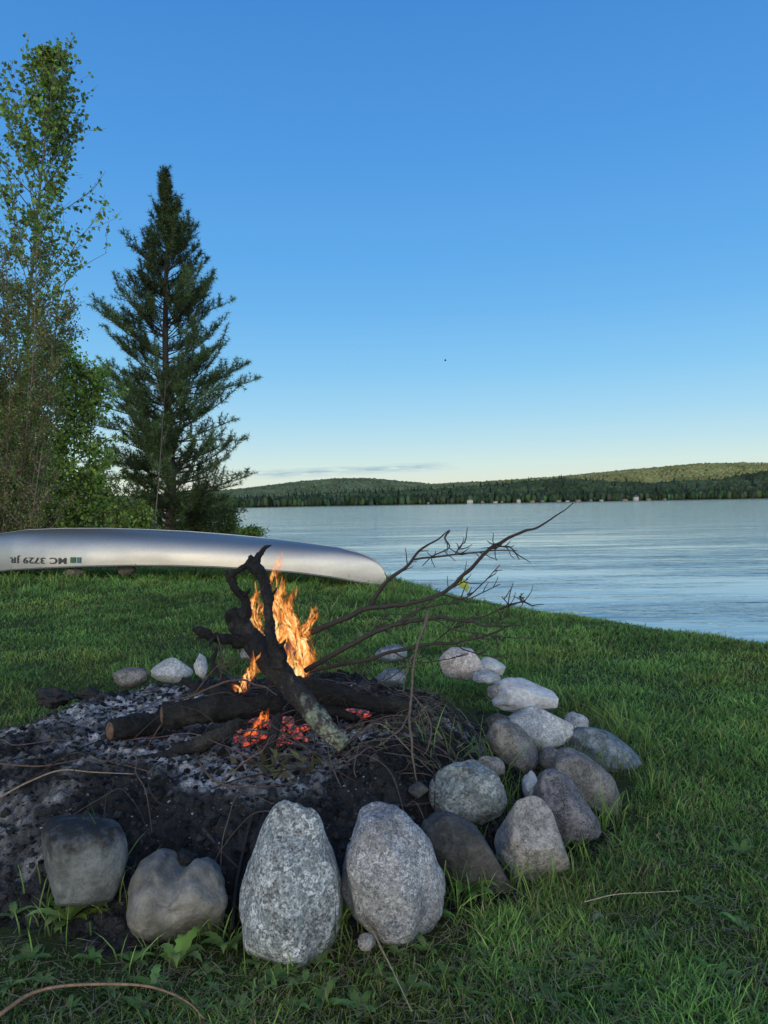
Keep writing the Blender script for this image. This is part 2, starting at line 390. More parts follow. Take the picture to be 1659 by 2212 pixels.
# ------------------------------------------------------------------ trees
bark = vcol_mat('tree_bark', .9, 30, .35, 40, .6, .01)
leafm = vcol_mat('broad_leaf', .6, 0, 0, transl=.4, spec=.25)
needm = vcol_mat('pine_needle', .6, 0, 0, transl=.3, spec=.2)
def limb(rng, p, d, L, n=6, wob=.12, up=.1):
    pts = [p]; d = nrm(np.asarray(d, float))
    for i in range(n):
        d = nrm(d+wob*rng.normal(size=3)+np.array([0, 0, up])); pts.append(pts[-1]+d*L/n)
    return np.array(pts)
def at_poly(pts, f):
    k = min(int(f*(len(pts)-1)), len(pts)-2); t = f*(len(pts)-1)-k; return pts[k]*(1-t)+pts[k+1]*t
def pine():
    rng = np.random.default_rng(14)
    Y = 21.5
    base = P(368, 1180, Y); base[2] = -.05
    top = P(355, 366, Y); H = top[2]-base[2]
    t = thing('pine_tree', base, 'tall dark green pine with a pointed top behind the canoe', 'tree')
    trunk = np.array([base+(top-base)*f+np.array([.05*math.sin(f*9), 0, 0]) for f in np.linspace(0, 1, 14)])
    V, T = tube(trunk, np.linspace(.16, .012, 14), 10, 3, .12, 6)
    mk('trunk', V, T, bark, t, (.045, .036, .03))
    ys = [365, 400, 450, 530, 640, 700, 850, 900, 1000, 1080, 1150]; rs = [6, 16, 36, 84, 138, 156, 196, 206, 190, 170, 145]
    tubes = []; tp = []; td = []
    z = base[2]+.3
    while z < top[2]-.12:
        f = (z-base[2])/H
        pyy = 1180+(366-1180)*f; Rr = np.interp(pyy, ys, rs)/F*Y
        nb = rng.integers(3, 6)
        for k in range(nb):
            a = rng.uniform(0, 6.28)
            L = Rr*rng.uniform(.55, 1.05)*(1+.32*vn(a*1.1, z*1.3, 0, 7))*(1+.10*math.cos(a)*(1-f))
            if L < .06: continue
            rise = .14+.66*f**1.4+rng.normal()*.12
            p0 = at_poly(trunk, min(.995, f+rng.normal()*.006)); pts = limb(rng, p0, (math.cos(a), math.sin(a), rise-.12), L, 7, .10, .075+.05*f)
            tubes.append((pts, np.linspace(.024*(1-f)+.008, .004, 8)))
            ns = int(5+L*6.5)
            for s in range(ns):
                g = rng.uniform(.22, .98)
                q = at_poly(pts, g); dd = nrm(pts[-1]-pts[0]); side = np.cross(dd, [0, 0, 1])*(1 if s % 2 else -1)
                sl_ = (.17+.30*L*(1-g))*rng.uniform(.5, 1.25)
                sp_ = limb(rng, q, dd*.6+side*rng.uniform(.2, 1.1)+np.array([0, 0, rng.uniform(-.2, 1.0)]), sl_, 4, .20, .18)
                tubes.append((sp_, np.linspace(.007, .003, 5)))
                for g2 in np.arange(.25, 1.01, .085/max(sl_, .1)):
                    tp.append(at_poly(sp_, min(g2, .999))); td.append(nrm(sp_[-1]-sp_[0]))
            for g in np.arange(.5, 1.0, .10/max(L, .3)):
                tp.append(at_poly(pts, g)); td.append(nrm(pts[-1]-pts[-2]))
        z += .135*(1-.1*f)*rng.uniform(.6, 1.4)*(1.5 if .2 < (z*1.35) % 1 < .55 else .78)
    for g in np.arange(.9, 1.0, .006): tp.append(at_poly(trunk, g)); td.append(np.array([0, 0, 1.]))
    V, T, _ = cat_([tube(p, r, 4, 1, cap=False) for p, r in tubes]); mk('limbs', V, T, bark, t, (.05, .04, .03))
    tp = np.array(tp); td = np.array(td); k = 10
    p = np.repeat(tp, k, 0); d = nrm(np.repeat(td, k, 0)*.45+rng.normal(size=(len(p), 3))*.9+np.array([0, 0, .15]))
    Ln = rng.uniform(.09, .17, len(p))[:, None]; sd = nrm(np.cross(d, rng.normal(size=d.shape)))*.0082
    V = np.stack([p-sd, p+sd, p+d*Ln], 1).reshape(-1, 3); T = np.arange(len(V)).reshape(-1, 3)
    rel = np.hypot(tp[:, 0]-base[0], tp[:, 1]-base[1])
    cl = vary((.074, .120, .044), len(tp), rng, .30, .08)*(.75+.75*ss(rel, .5, 2.4))[:, None]  # needle colour lightened away from the trunk, painting in lit tips
    cl = cl*(1+.6*fbm(tp[:, 0]*1.5, tp[:, 1]*1.5, tp[:, 2]*1.5, 2, 5))[:, None]
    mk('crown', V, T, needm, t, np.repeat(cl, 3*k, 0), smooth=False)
pine()

def broadleaf(name, label, trunk, tr, rfun, nl, rise, leafL, leafW, base_col, per, Y, seed, z0f=.12, wob=.14, twig=5, up=.08, bark_c=(.07, .06, .05), droop=.4, stems=None, cat='tree', spread=.06, trk='trunk', hue=.1, lo=.6):
    rng = np.random.default_rng(seed)
    base = np.array(trunk[0]); t = thing(name, base, label, cat)
    trunks = [np.array(trunk)] if stems is None else stems
    V, T, _ = cat_([tube(s, np.linspace(tr, .006, len(s)), 7, 3, .15, 8) for s in trunks]); mk(trk, V, T, bark, t, bark_c)
    tubes = []; lp = []
    for k in range(nl):
        s = trunks[k % len(trunks)]; f = z0f+(1-z0f)*(k+rng.random())/nl; f = min(f, .99)
        p0 = at_poly(s, f); a = rng.uniform(0, 6.28); Rr = rfun(p0, f)*rng.uniform(lo, 1.1)
        pts = limb(rng, p0, (math.cos(a), math.sin(a), rise), Rr*math.sqrt(1+rise*rise*.7), 6, wob, up)
        tubes.append((pts, np.linspace(.012*(1-f)+.006, .003, 7)))
        for j in range(twig):
            g = rng.uniform(.2, .98); q = at_poly(pts, g)
            sp_ = limb(rng, q, nrm(pts[-1]-pts[0])+rng.normal(size=3)*.7, (.12+Rr*.35)*rng.uniform(.5, 1.2), 4, wob*1.5, up)
            tubes.append((sp_, np.linspace(.004, .002, 5)))
            for _ in range(per): lp.append(at_poly(sp_, rng.uniform(.1, .999))+rng.normal(size=3)*spread)
        for _ in range(per): lp.append(at_poly(pts, rng.uniform(.3, .999))+rng.normal(size=3)*spread)
    V, T, _ = cat_([tube(p, r, 4, 1, cap=False) for p, r in tubes]); mk('limbs', V, T, bark, t, bark_c)
    lp = np.array(lp); n = len(lp)
    cl = vary(base_col, n, rng, .28, hue)*(1+.5*fbm(lp[:, 0]*1.6, lp[:, 1]*1.6, lp[:, 2]*1.6, 2, seed))[:, None]
    V, T, CC = leaves(lp, rng.uniform(.7, 1.25, n)*leafL, rng.uniform(.7, 1.2, n)*leafW, rng, cl, droop)
    mk('crown', V, T, leafm, t, CC, smooth=False)
Ya = 14.0
tr = [P(40, 1215, Ya), P(50, 1000, Ya), P(60, 700, Ya), P(82, 450, Ya), P(100, 280, Ya), P(118, 120, Ya)]
broadleaf('poplar_tree', 'tall slender leafy poplar with sparse pointed top at far left', tr, .045,
          lambda p, f: np.interp(f, [0, .3, .5, .65, .8, .9, 1], [1.6, 1.9, 1.8, 1.6, 1.15, .62, .08]), 100, .85, .085, .078, (.165, .255, .055), 9, Ya, 29, .2, .12, 7, .16, bark_c=(.12, .115, .09), spread=.03, lo=.35)
Yb = 13.0
st_ = [np.array([P(110+i*24, 1225, Yb), P(100+i*30, 1050, Yb), P(85+i*38, 900, Yb+.2*i), P(75+i*46, 750+abs(i-1)*30, Yb+.3*i)]) for i in range(4)]
broadleaf('leafy_sapling', 'bright green leafy bush beside the pine at its left', st_[0], .02,
          lambda p, f: .88-.5*f, 210, .5, .07, .055, (.20, .31, .06), 9, Yb, 22, .02, .18, 5, .05, stems=st_, cat='bush', trk='stem', spread=.04, lo=.4)
Yc = 11.5
st_ = []
rg = np.random.default_rng(4)
for i in range(12):
    x0 = -80+i*12; xt = -190+i*30+rg.normal()*14; yt = 475+abs(i-6)*34+rg.uniform(0, 90)
    st_.append(np.array([P(x0, 1235, Yc+rg.normal()*.2), P(x0*.7+xt*.3+5, 1050, Yc+rg.normal()*.3), P(x0*.4+xt*.6+15, 820, Yc+rg.normal()*.4), P(xt, yt, Yc+rg.normal()*.5)]))
broadleaf('brown_shrub', 'reddish brown twiggy shrub with tiny leaves at left edge', st_[0], .011,
          lambda p, f: .80-.40*f, 310, .75, .038, .029, (.15, .19, .065), 16, Yc, 23, .04, .18, 7, .06, bark_c=(.14, .10, .08), stems=st_, cat='shrub', spread=.04, trk='stem', hue=.18, lo=.35)
def bush(px, py, Y, r, h, label, seed, col=(.06, .10, .03), n=60, leaf=.08):
    b0 = P(px, py, Y); b0[2] = float(gh(b0[0], b0[1]))
    rr = np.random.default_rng(seed)
    st = [np.array([b0, b0+np.array([rr.normal()*r*.2, rr.normal()*r*.2, h*.4]), b0+np.array([rr.normal()*r*.45, rr.normal()*r*.3, h*rr.uniform(.7, 1)])]) for _ in range(5)]
    broadleaf('low_bush', label, st[0], .015, lambda p, f: r*(.8-.5*f), n, .6, leaf, leaf*.65, col, 8, Y, seed, .05, .2, 4, .05, stems=st, cat='bush', trk='stem')
bush(488, 1150, 24, .55, 1.0, 'small bush on the grassy bank right of the pine', 31, (.13, .20, .05), n=60)
bush(545, 1150, 22.5, .45, .28, 'lowest leafy plant on the bank behind the middle of the canoe', 32, (.14, .22, .05), n=30)
bush(285, 1150, 19, .9, 1.0, 'low green bush behind the canoe at the left foot of the pine', 33, (.18, .27, .055), 110)
bush(215, 1150, 24, 1.4, 2.4, 'green shrub in the gap between the leafy bush and the pine', 34, (.15, .23, .05), 150)
bush(440, 1150, 23, 1.2, 1.1, 'dark undergrowth shrub behind the foot of the pine', 35, (.09, .14, .045), 130)
bush(40, 1150, 22, 2.3, 4.8, 'dark leafy shrub far behind the brown shrub', 36, (.16, .24, .06), 360, .1)
bush(110, 1190, 14.5, 1.0, 1.6, 'green undergrowth behind the canoe below the leafy bush', 37, (.17, .26, .06), 160)
sp_ = [P(332, 1150, 19), P(341, 1060, 19), P(347, 980, 19), P(352, 900, 19), P(358, 820, 19)]
t = thing('bare_sapling', sp_[0], 'thin pale bare sapling stem standing in front of the pine', 'sapling')
V, T = tube(sp_, [.016, .012, .009, .006, .003], 6, 4); mk('stem', V, T, bark, t, (.14, .11, .10))
rr = np.random.default_rng(9)
for k in range(12):
    q = at_poly(np.array(sp_), rr.uniform(.3, .95)); V, T = tube(limb(rr, q, (rr.normal(), rr.normal()*.4, .9), rr.uniform(.3, .7), 5, .1, .08), np.linspace(.005, .002, 6), 4); mk('twig', V, T, bark, t, (.13, .10, .09))

# ------------------------------------------------------------------ grass
gm = vcol_mat('grass_blade', .55, 0, 0, transl=.3, spec=.25)
def blades(pos, h, wd, lean, rng, col):
    n = len(pos); az = rng.uniform(0, 2*np.pi, n); ba = rng.uniform(0, 2*np.pi, n)
    s = np.stack([np.cos(az), np.sin(az), az*0], -1)*wd[:, None]*.5; bd = np.stack([np.cos(ba), np.sin(ba), ba*0], -1)
    rows = []; cols = []
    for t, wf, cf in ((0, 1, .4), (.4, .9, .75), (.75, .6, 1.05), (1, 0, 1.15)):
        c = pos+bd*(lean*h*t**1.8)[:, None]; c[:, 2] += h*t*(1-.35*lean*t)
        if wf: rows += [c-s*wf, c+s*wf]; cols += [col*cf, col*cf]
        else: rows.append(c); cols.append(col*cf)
    V = np.stack(rows, 1).reshape(-1, 3); CC = np.stack(cols, 1).reshape(-1, 3)
    b = (np.arange(n)*7)[:, None, None]
    T = (b+np.array([[0, 1, 3], [0, 3, 2], [2, 3, 5], [2, 5, 4], [4, 5, 6]])[None]).reshape(-1, 3)
    return V, T, CC
rng = np.random.default_rng(77)
def lawn(N, r0, r1, expo):
    u_ = rng.random(N); a = 2-expo
    r = (r0**a+u_*(r1**a-r0**a))**(1/a)
    th = rng.uniform(-.62, .62, N); return r*np.sin(th), r*np.cos(th), r
x, y, r = lawn(400000, 1.15, 12.5, 1.75)
x2, y2, r2 = lawn(26000, 11, 40, 1.6)
x = np.concatenate([x, x2]); y = np.concatenate([y, y2]); r = np.concatenate([r, r2])
d = md(x, y); sdd = sdist(x, y)
front = (y < 2.1) & (x < .2)
ok = (d+.05*fbm(x*4, y*4, 0, 2, 6) > 1.0) & (sdd > .04)
dens = .65+1.1*fbm(x*2.6, y*2.6, 0, 3, 61)+.34
dens = dens-np.where(front, .28, 0)-.3*(1-ss(d, 1.0, 1.15))*(y < 2.6)
ok &= rng.random(len(x)) < dens
x, y, r, d, sdd = x[ok], y[ok], r[ok], d[ok], sdd[ok]; n = len(x); front = front[ok]
cl_ = fbm(x*5, y*5, 0, 3, 62)
h = (.031+.030*cl_)*(1+.3*rng.normal(size=n)).clip(.3, 2)*(1+.6*ss(r, 6, 11))
tallz = (rng.random(n) < .03); h = np.where(tallz, h*1.8, h)
nearcan = ss(y+.27*(x+2.5), 8.0, 9.2)*(x < .6); h = h*(1+.5*nearcan)
h = h*(1-.3*front)
wd = .0027*np.maximum(1, r/2.4)**.9*rng.uniform(.7, 1.4, n)
lean = rng.uniform(.2, 1.15, n)
base = np.array([.115, .232, .055])
col = vary(base, n, rng, .24, .08)
pt = fbm(x*.9, y*.9, 0, 3, 64)[:, None]; pt2 = fbm(x*3.5, y*3.5, 0, 3, 69)[:, None]; col = col*(1+.5*pt+.7*pt2)*(1+np.array([[.45, .08, 0]])*np.clip(2*fbm(x*2.1, y*2.1, 0, 2, 65), 0, 1)[:, None])
dry = rng.random(n) < (.035+.10*(d < 1.2)+.03*front); col[dry] = vary((.25, .21, .11), int(dry.sum()), rng, .2, .05)
pos = np.stack([x, y, gh(x, y)-.003], -1)
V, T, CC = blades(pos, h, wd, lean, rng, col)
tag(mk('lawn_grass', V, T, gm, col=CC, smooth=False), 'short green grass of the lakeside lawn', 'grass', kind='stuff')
tp = []
for px, py, cnt, hh, sp in [(1000, 1790, 30, .18, .05), (1085, 1770, 44, .20, .06), (960, 1950, 50, .14, .07), (1050, 1960, 46, .12, .08), (1120, 1930, 40, .13, .08), (1240, 1870, 44, .13, .07), (1290, 1790, 50, .14, .07), (1390, 1690, 60, .13, .12), (1350, 1600, 70, .18, .13), (1230, 1530, 50, .18, .12),
                            (1185, 1760, 30, .17, .04), (1165, 1850, 24, .10, .05), (1225, 1665, 30, .17, .05), (1340, 1760, 40, .11, .08), (890, 1960, 30, .11, .05), (350, 2050, 30, .09, .08), (640, 2080, 40, .08, .1), (1130, 1660, 24, .20, .05),
                            (1140, 1470, 26, .24, .12), (1300, 1660, 34, .14, .05), (1420, 1760, 30, .09, .12), (500, 2030, 30, .1, .06), (250, 1960, 24, .12, .06), (240, 1900, 10, .2, .03), (740, 2030, 40, .13, .06), (100, 2000, 36, .12, .1), (1060, 1680, 24, .24, .05), (960, 1640, 12, .2, .05), (1195, 1690, 20, .16, .03),
                            (720, 1250, 200, .24, .28), (770, 1260, 180, .20, .3), (820, 1280, 80, .16, .2), (60, 1262, 100, .18, .6), (130, 1262, 60, .16, .4),
                            (320, 1455, 40, .14, .2), (700, 1330, 50, .16, .5), (1100, 1400, 40, .14, .4), (900, 1380, 40, .15, .4), (1460, 1560, 50, .1, .25), (560, 1155, 300, .3, 1.5), (480, 1155, 300, .35, 1.5)]:
    g0 = onG(px, py); sp_n = sp
    for _ in range(cnt): tp.append((g0[0]+rng.normal()*sp_n*.6, g0[1]+rng.normal()*sp_n*.6, hh*rng.uniform(.5, 1.15), np.hypot(g0[0], g0[1])))
tp = np.array(tp); tp = tp[sdist(tp[:, 0], tp[:, 1]) > .05]; n = len(tp)
zz = np.maximum(gh(tp[:, 0], tp[:, 1]), mh(tp[:, 0], tp[:, 1], False))
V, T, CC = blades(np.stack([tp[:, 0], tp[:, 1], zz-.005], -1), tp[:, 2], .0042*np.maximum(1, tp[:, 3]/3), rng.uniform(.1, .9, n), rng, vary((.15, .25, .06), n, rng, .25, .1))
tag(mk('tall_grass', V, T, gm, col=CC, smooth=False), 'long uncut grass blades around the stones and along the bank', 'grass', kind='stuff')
x, y, r = lawn(24000, 1.2, 5, 1.9); d = md(x, y); ok = (d > .97) & (sdist(x, y) > .1) & (rng.random(len(x)) < np.where((y < 2.3), .55, .15)); x, y = x[ok], y[ok]; n = len(x)
a = rng.uniform(0, 6.28, n); L = rng.uniform(.02, .09, n); dv = np.stack([np.cos(a)*L, np.sin(a)*L, rng.normal(size=n)*.006], -1); p0 = np.stack([x, y, gh(x, y)+rng.uniform(.006, .03, n)], -1)
sd = np.stack([-np.sin(a), np.cos(a), a*0], -1)*.0014
V = np.stack([p0-sd, p0+sd, p0+dv], 1).reshape(-1, 3); CC = np.repeat(vary((.19, .165, .095), n, rng, .35, .05), 3, 0)
tag(mk('dead_grass', V, np.arange(n*3).reshape(-1, 3), gm, col=CC, smooth=False), 'dry straw coloured grass clippings lying on the lawn', 'grass', kind='stuff')

# ------------------------------------------------------------------ ash bed
gx = np.arange(-2.1, .98, .0056); gy = np.arange(1.62, 4.12, .0056)
X, Yg = np.meshgrid(gx, gy); Z = mh(X, Yg)
Z = Z+.011*fbm(X*110, Yg*110, 0, 2, 77)*(1-ss(md(X, Yg), .95, 1.08))
dd = md(X, Yg)
ash = 1.0*fbm(X*3.0, Yg*3.0, 0, 5, 81)+.6*fbm(X*16, Yg*16, 0, 5, 82)
def ctr(px, py, Y, s): return np.exp(-((X-P(px, py, Y)[0])**2+(Yg-Y)**2)/s)
ash = ash+1.4*ctr(600, 1640, 2.36, .05)+1.0*ctr(470, 1640, 2.38, .05)+.55*ctr(120, 1580, 2.75, .26)+.65*ctr(330, 1620, 2.50, .12)+.8*ctr(760, 1560, 2.66, .04)+.4*ctr(420, 1480, 3.2, .06)-.5*ctr(300, 1750, 1.90, .12)-.45*ctr(850, 1640, 2.3, .10)-.35*ctr(600, 1740, 2.0, .05)-.06
ash = ss(ash, -.05, .85)*(1-ss(dd, .8, .95))
A = np.array([.0150, .0158, .0175]); B_ = np.array([.33, .335, .345])
spk = ss(fbm(X*55, Yg*55, 0, 4, 84), -.4, .35)
CC = A+(B_-A)*(ash*(.40+.60*spk))[..., None]
lum = ss(fbm(X*9, Yg*9, 0, 4, 91), -.15, .3)[..., None]; CC = CC*(.7+.55*lum)
brn = ss(dd, .97, 1.05)[..., None]; CC = CC*(1-brn)+np.array([.024, .023, .018])*brn
CC = CC*(1+.7*fbm(X*60, Yg*60, 0, 3, 88))[..., None]
keep = (dd < 1.12)
Tm = gridT(*X.shape); kf = keep.ravel()[Tm].all(1)
am = vcol_mat('ash_and_charcoal', .85, 240, .6, 210, 1.0, .005, spec=.2)
tag(mk('ash_bed', np.stack([X, Yg, Z], -1).reshape(-1, 3), Tm[kf], am, col=CC.reshape(-1, 3)), 'low mound of black charcoal and pale grey ash inside the stone ring', 'ash', kind='stuff')
def scatter(n, seed, dmax=.98):
    r = np.random.default_rng(seed); x = r.uniform(-2, .95, n); y = r.uniform(1.68, 4.05, n); k = md(x, y) < dmax; return x[k], y[k], r
x, y, r = scatter(34000, 3); n = len(x); s = r.gamma(1.5, .0026, n).clip(.0015, .015)
p1 = replicate(ico(1), np.stack([x, y, mh(x, y)+s*.25], -1), np.stack([s*r.uniform(.6, 1.6, n), s, s*r.uniform(.5, 1, n)], -1), r.uniform(0, 6, n), vary((.020, .021, .023), n, r, .6, .03), 6, .25)
x, y, r = scatter(17000, 8, .85); n = len(x); s = r.gamma(1.4, .0010, n).clip(.0008, .005)
gl_ = r.random(n)[:, None]**1.8
p2 = replicate(ico(1), np.stack([x, y, mh(x, y)+s*.3], -1), np.stack([s*r.uniform(.6, 1.8, n), s, s*.6], -1), r.uniform(0, 6, n), vary((.23, .235, .245), n, r, .3, .03)*(.2+.95*gl_), 7, .25)
V, T, CC = cat_([p1, p2])
tag(mk('charcoal_bits', V, T, am, col=CC, smooth=False), 'crumbs of black charcoal and white ash flakes over the fire bed', 'charcoal', kind='stuff')

# ------------------------------------------------------------------ ring stones
def stone_mat(name, base, speck=.35, sc=190, tint=None, rough=.8, dark=.3, soot=None):
    m, nt, b = newmat(name); oc = objc(nt)
    n0 = noise(nt, oc, sc, 3, .7); n1 = noise(nt, oc, 9, 5, .6); n2 = noise(nt, oc, 32, 4, .7)
    v = nd(nt, 'ShaderNodeTexVoronoi', {'Vector': oc, 'Scale': sc*.55}).outputs['Color']
    vb = nd(nt, 'ShaderNodeRGBToBW', {0: v}).outputs[0]
    c = ramp(nt, n0, [(.36, [x*(1-speck*1.3) for x in base]), (.52, base), (.68, [min(.85, x*(1+speck)) for x in base])])
    k = ramp(nt, vb, [(.2, 1-speck), (.8, 1+speck*.6)]); c = mixc(nt, .8, c, mixc(nt, 1.0, c, k, 'MULTIPLY'))
    big = ramp(nt, n1, [(.35, 1-dark), (.65, 1.12)]); c = mixc(nt, 1.0, c, big, 'MULTIPLY')
    if tint is not None:
        f = ramp(nt, n2, [(.5, 0.0), (.68, .75)]); c = mixc(nt, f, c, tint)
    if soot is not None:
        zz_ = nd(nt, 'ShaderNodeSeparateXYZ', {0: oc}).outputs[2]
        k2 = mth(nt, 'ADD', mth(nt, 'MULTIPLY', mth(nt, 'SUBTRACT', zz_, soot), 22.0), mth(nt, 'MULTIPLY', mth(nt, 'SUBTRACT', noise(nt, oc, 22, 5, .65), .5), 4.0))
        c = mixc(nt, mth(nt, 'MULTIPLY', mth(nt, 'MAXIMUM', k2, 0.0), .9, True), c, (.018, .018, .019))
    nt.links.new(c, b.inputs['Base Color']); b.inputs['Roughness'].default_value = rough; b.inputs['Specular IOR Level'].default_value = .25
    bump(nt, b, mth(nt, 'ADD', mth(nt, 'MULTIPLY', n0, .35), n2), .8, .008)
    return m
def stone(px, py, wpx, hpx, Yb, mat, label, seed, tilt=0, taper=0, p=1.0, dent=0, cuts=5, dep=.85, flat=.82, res=5, group=None, name='stone', ab=None):
    V, T = ico(res); V = V.copy(); r = np.random.default_rng(seed)
    V = np.sign(V)*np.abs(V)**p
    n_ = fbm(V[:, 0]*1.1+seed, V[:, 1]*1.1, V[:, 2]*1.1, 3, seed)*.30+fbm(V[:, 0]*5+seed, V[:, 1]*5, V[:, 2]*5, 3, seed+1)*.06
    V = V*(1+n_)[:, None]
    for _ in range(cuts):
        nv = nrm(r.normal(size=3)); dt = V@nv; k = np.maximum(dt-flat*r.uniform(.9, 1.08), 0); V = V-nv[None]*(k*.85)[:, None]
    V = V-(V.max(0)+V.min(0))/2; V = V/((V.max(0)-V.min(0))/2)
    V[:, :2] *= (1-taper*V[:, 2])[:, None]
    if dent: V[:, 2] -= dent*np.exp(-((V[:, 0]-.02-.1*V[:, 1])/.25)**2)*ss(V[:, 2], .0, .8)
    Yc = Yb+wpx/F*Yb*dep*.42
    c = P(px, py, Yc); W_, H_ = wpx/F*Yc/2, hpx/F*Yc/2
    if ab: a_, b_ = ab[0]/F*Yc, ab[1]/F*Yc
    elif tilt:
        ca, sa = abs(math.cos(tilt)), abs(math.sin(tilt)); A_ = np.array([[ca*ca, sa*sa], [sa*sa, ca*ca]]); a2, b2 = np.linalg.solve(A_, np.array([W_**2, H_**2])) if abs(ca-sa) > .2 else (W_**2, H_**2)
        a_, b_ = math.sqrt(max(a2, (.3*W_)**2)), math.sqrt(max(b2, (.3*H_)**2))
    else: a_, b_ = W_, H_
    V = V*np.array([a_, (a_+b_)*.5*dep, b_])
    ct, st2 = math.cos(tilt), math.sin(tilt); V = np.stack([V[:, 0]*ct+V[:, 2]*st2, V[:, 1], -V[:, 0]*st2+V[:, 2]*ct], -1)
    o = mk(name, V+c, T, mat, loc=c); return tag(o, label, 'stone', group)
G1 = stone_mat('granite_white_speckled', (.38, .41, .42), .6, 190, (.13, .17, .18), dark=.5)
G2 = stone_mat('granite_grey', (.34, .35, .365), .5, 230, (.20, .19, .19), dark=.42)
S_dark = stone_mat('slate_green_stone', (.12, .132, .135), .15, 120, (.16, .165, .16), dark=.45, soot=.055)
S_brown = stone_mat('smooth_brown_stone', (.20, .192, .17), .1, 90, (.08, .085, .09), .5, dark=.6, soot=.085)
S_char = stone_mat('dark_brown_stone', (.062, .062, .062), .2, 150, (.10, .10, .095), dark=.45)
S_tan = stone_mat('tan_granite', (.25, .24, .225), .4, 210, (.34, .32, .30), dark=.4)
S_lich = stone_mat('lichen_grey_stone', (.24, .265, .26), .5, 130, (.09, .12, .12), dark=.45)
S_purp = stone_mat('purple_granite', (.135, .132, .145), .55, 240, (.23, .22, .23), dark=.35)
S_brg = stone_mat('brown_grey_granite', (.175, .17, .165), .4, 240, (.26, .25, .24), dark=.45)
S_blue = stone_mat('blue_grey_stone', (.13, .165, .195), .3, 120, (.26, .30, .33), dark=.45)
S_pale = stone_mat('pale_stone', (.40, .42, .43), .3, 140, (.22, .24, .25), dark=.45)
S_white = stone_mat('white_stone', (.52, .53, .54), .15, 100, (.32, .33, .33), dark=.4)
S_pink = stone_mat('pink_granite', (.46, .42, .40), .35, 120, (.24, .24, .26), dark=.4)
stone(185, 1866, 196, 200, 1.82, S_dark, 'squat slate grey stone at the left, blackened with charcoal on top', 1, 0, -.05, .8, cuts=8, flat=.76)
stone(388, 1938, 222, 214, 1.74, S_brown, 'smooth brown grey stone with a notch in its top', 2, 0, 0, .85, dent=.42, cuts=2, dep=.9)
stone(628, 1905, 210, 350, 1.68, G1, 'tall pointed white speckled granite stone at the front of the ring', 3, .06, .34, 1.0, cuts=4, dep=.8, flat=.86)
stone(839, 1890, 234, 302, 1.74, G2, 'large egg shaped grey granite stone at the front of the ring', 54, -.28, .10, .97, cuts=2, flat=.97)
stone(1010, 1855, 200, 200, 1.92, S_char, 'dark leaning slab stone right of the egg shaped granite', 5, -.75, .06, .85, cuts=7, dep=.6, flat=.78, ab=(64, 122))
stone(1142, 1814, 144, 172, 2.00, S_tan, 'tan granite stone with a ridged top at front right', 6, -.15, .16, .88, cuts=8, flat=.76)
stone(1008, 1712, 166, 130, 2.16, S_lich, 'rounded lichen grey stone on the inner edge of the ring', 7, 0, .02, .9, cuts=3)
stone(1145, 1697, 36, 66, 2.36, S_white, 'small bright white upright stone among the right stones', 8, .1, .2, .95, cuts=2, res=4)
stone(1213, 1750, 132, 172, 2.20, S_purp, 'dark purple grey speckled stone on the right of the ring', 9, -.42, .1, .88, cuts=6)
stone(1262, 1695, 166, 146, 2.42, S_brg, 'brown grey granite stone with a flat side, outermost at right', 10, -.8, .05, .85, cuts=8, flat=.76, ab=(56, 96))
stone(1302, 1620, 152, 104, 2.80, S_blue, 'blue grey elongated stone farthest right in the ring', 11, -1.12, .05, .9, cuts=4, ab=(40, 84))
stone(1108, 1612, 116, 100, 2.58, S_brg, 'flat topped brownish stone on the inner right of the ring', 12, -.8, .05, .85, cuts=6, res=4, ab=(42, 66))
stone(1163, 1572, 156, 94, 2.80, S_pale, 'pale grey broad stone below the white boulder at right', 13, .05, .08, .88, cuts=7, flat=.76)
stone(1132, 1503, 138, 72, 3.30, S_white, 'white rounded boulder at the right of the ring', 14, .1, .1, .85, cuts=7, flat=.76)
stone(1060, 1655, 60, 44, 2.5, S_tan, 'small tan stone wedged left of the small white upright stone', 51, .2, res=4)
stone(1192, 1640, 56, 50, 2.62, S_brg, 'small brownish filler stone between the blue grey and flat topped stones', 52, .2, res=4)
stone(1075, 1560, 60, 40, 2.85, S_char, 'small dark stone at the left foot of the broad pale stone', 53, .1, res=4)
stone(905, 1706, 46, 36, 2.2, S_char, 'small sooty stone left of the rounded lichen stone', 55, .1, res=4, cuts=8, flat=.72)
stone(1245, 1562, 52, 44, 3.1, S_pale, 'small pale stone in the grass beside the broad pale stone', 15, .2, res=4)
stone(1078, 1493, 52, 36, 3.35, S_tan, 'small tan stone left of the white boulder', 16, 0, res=4)
stone(1000, 1432, 104, 68, 3.85, S_pink, 'pinkish white angular granite stone at the back right', 17, .1, .15, .82, cuts=8, res=4)
stone(1062, 1442, 58, 42, 4.0, S_white, 'small white stone behind the pinkish granite at back right', 18, .3, res=4)
stone(1052, 1464, 60, 30, 3.7, S_pale, 'small flat grey stone at the foot of the pinkish granite', 19, .1, res=4)
stone(845, 1412, 72, 38, 3.85, S_blue, 'blue grey stone at the back of the ring behind the branches', 20, 0, res=4)
stone(845, 1466, 66, 40, 3.15, S_blue, 'flat blue grey stone lying in the ash behind the logs', 21, 0, res=4, cuts=8)
stone(370, 1448, 90, 52, 3.75, S_pale, 'pale angular stone at the back left of the ring', 22, -.1, .1, .8, cuts=9, res=4, flat=.74)
stone(283, 1464, 78, 44, 3.8, S_brg, 'brown rounded stone at the back left end of the ring', 23, 0, res=4)
stone(434, 1440, 30, 56, 3.6, S_pale, 'narrow upright pale stone beside the pale angular stone', 24, -.15, .15, res=4, cuts=8)
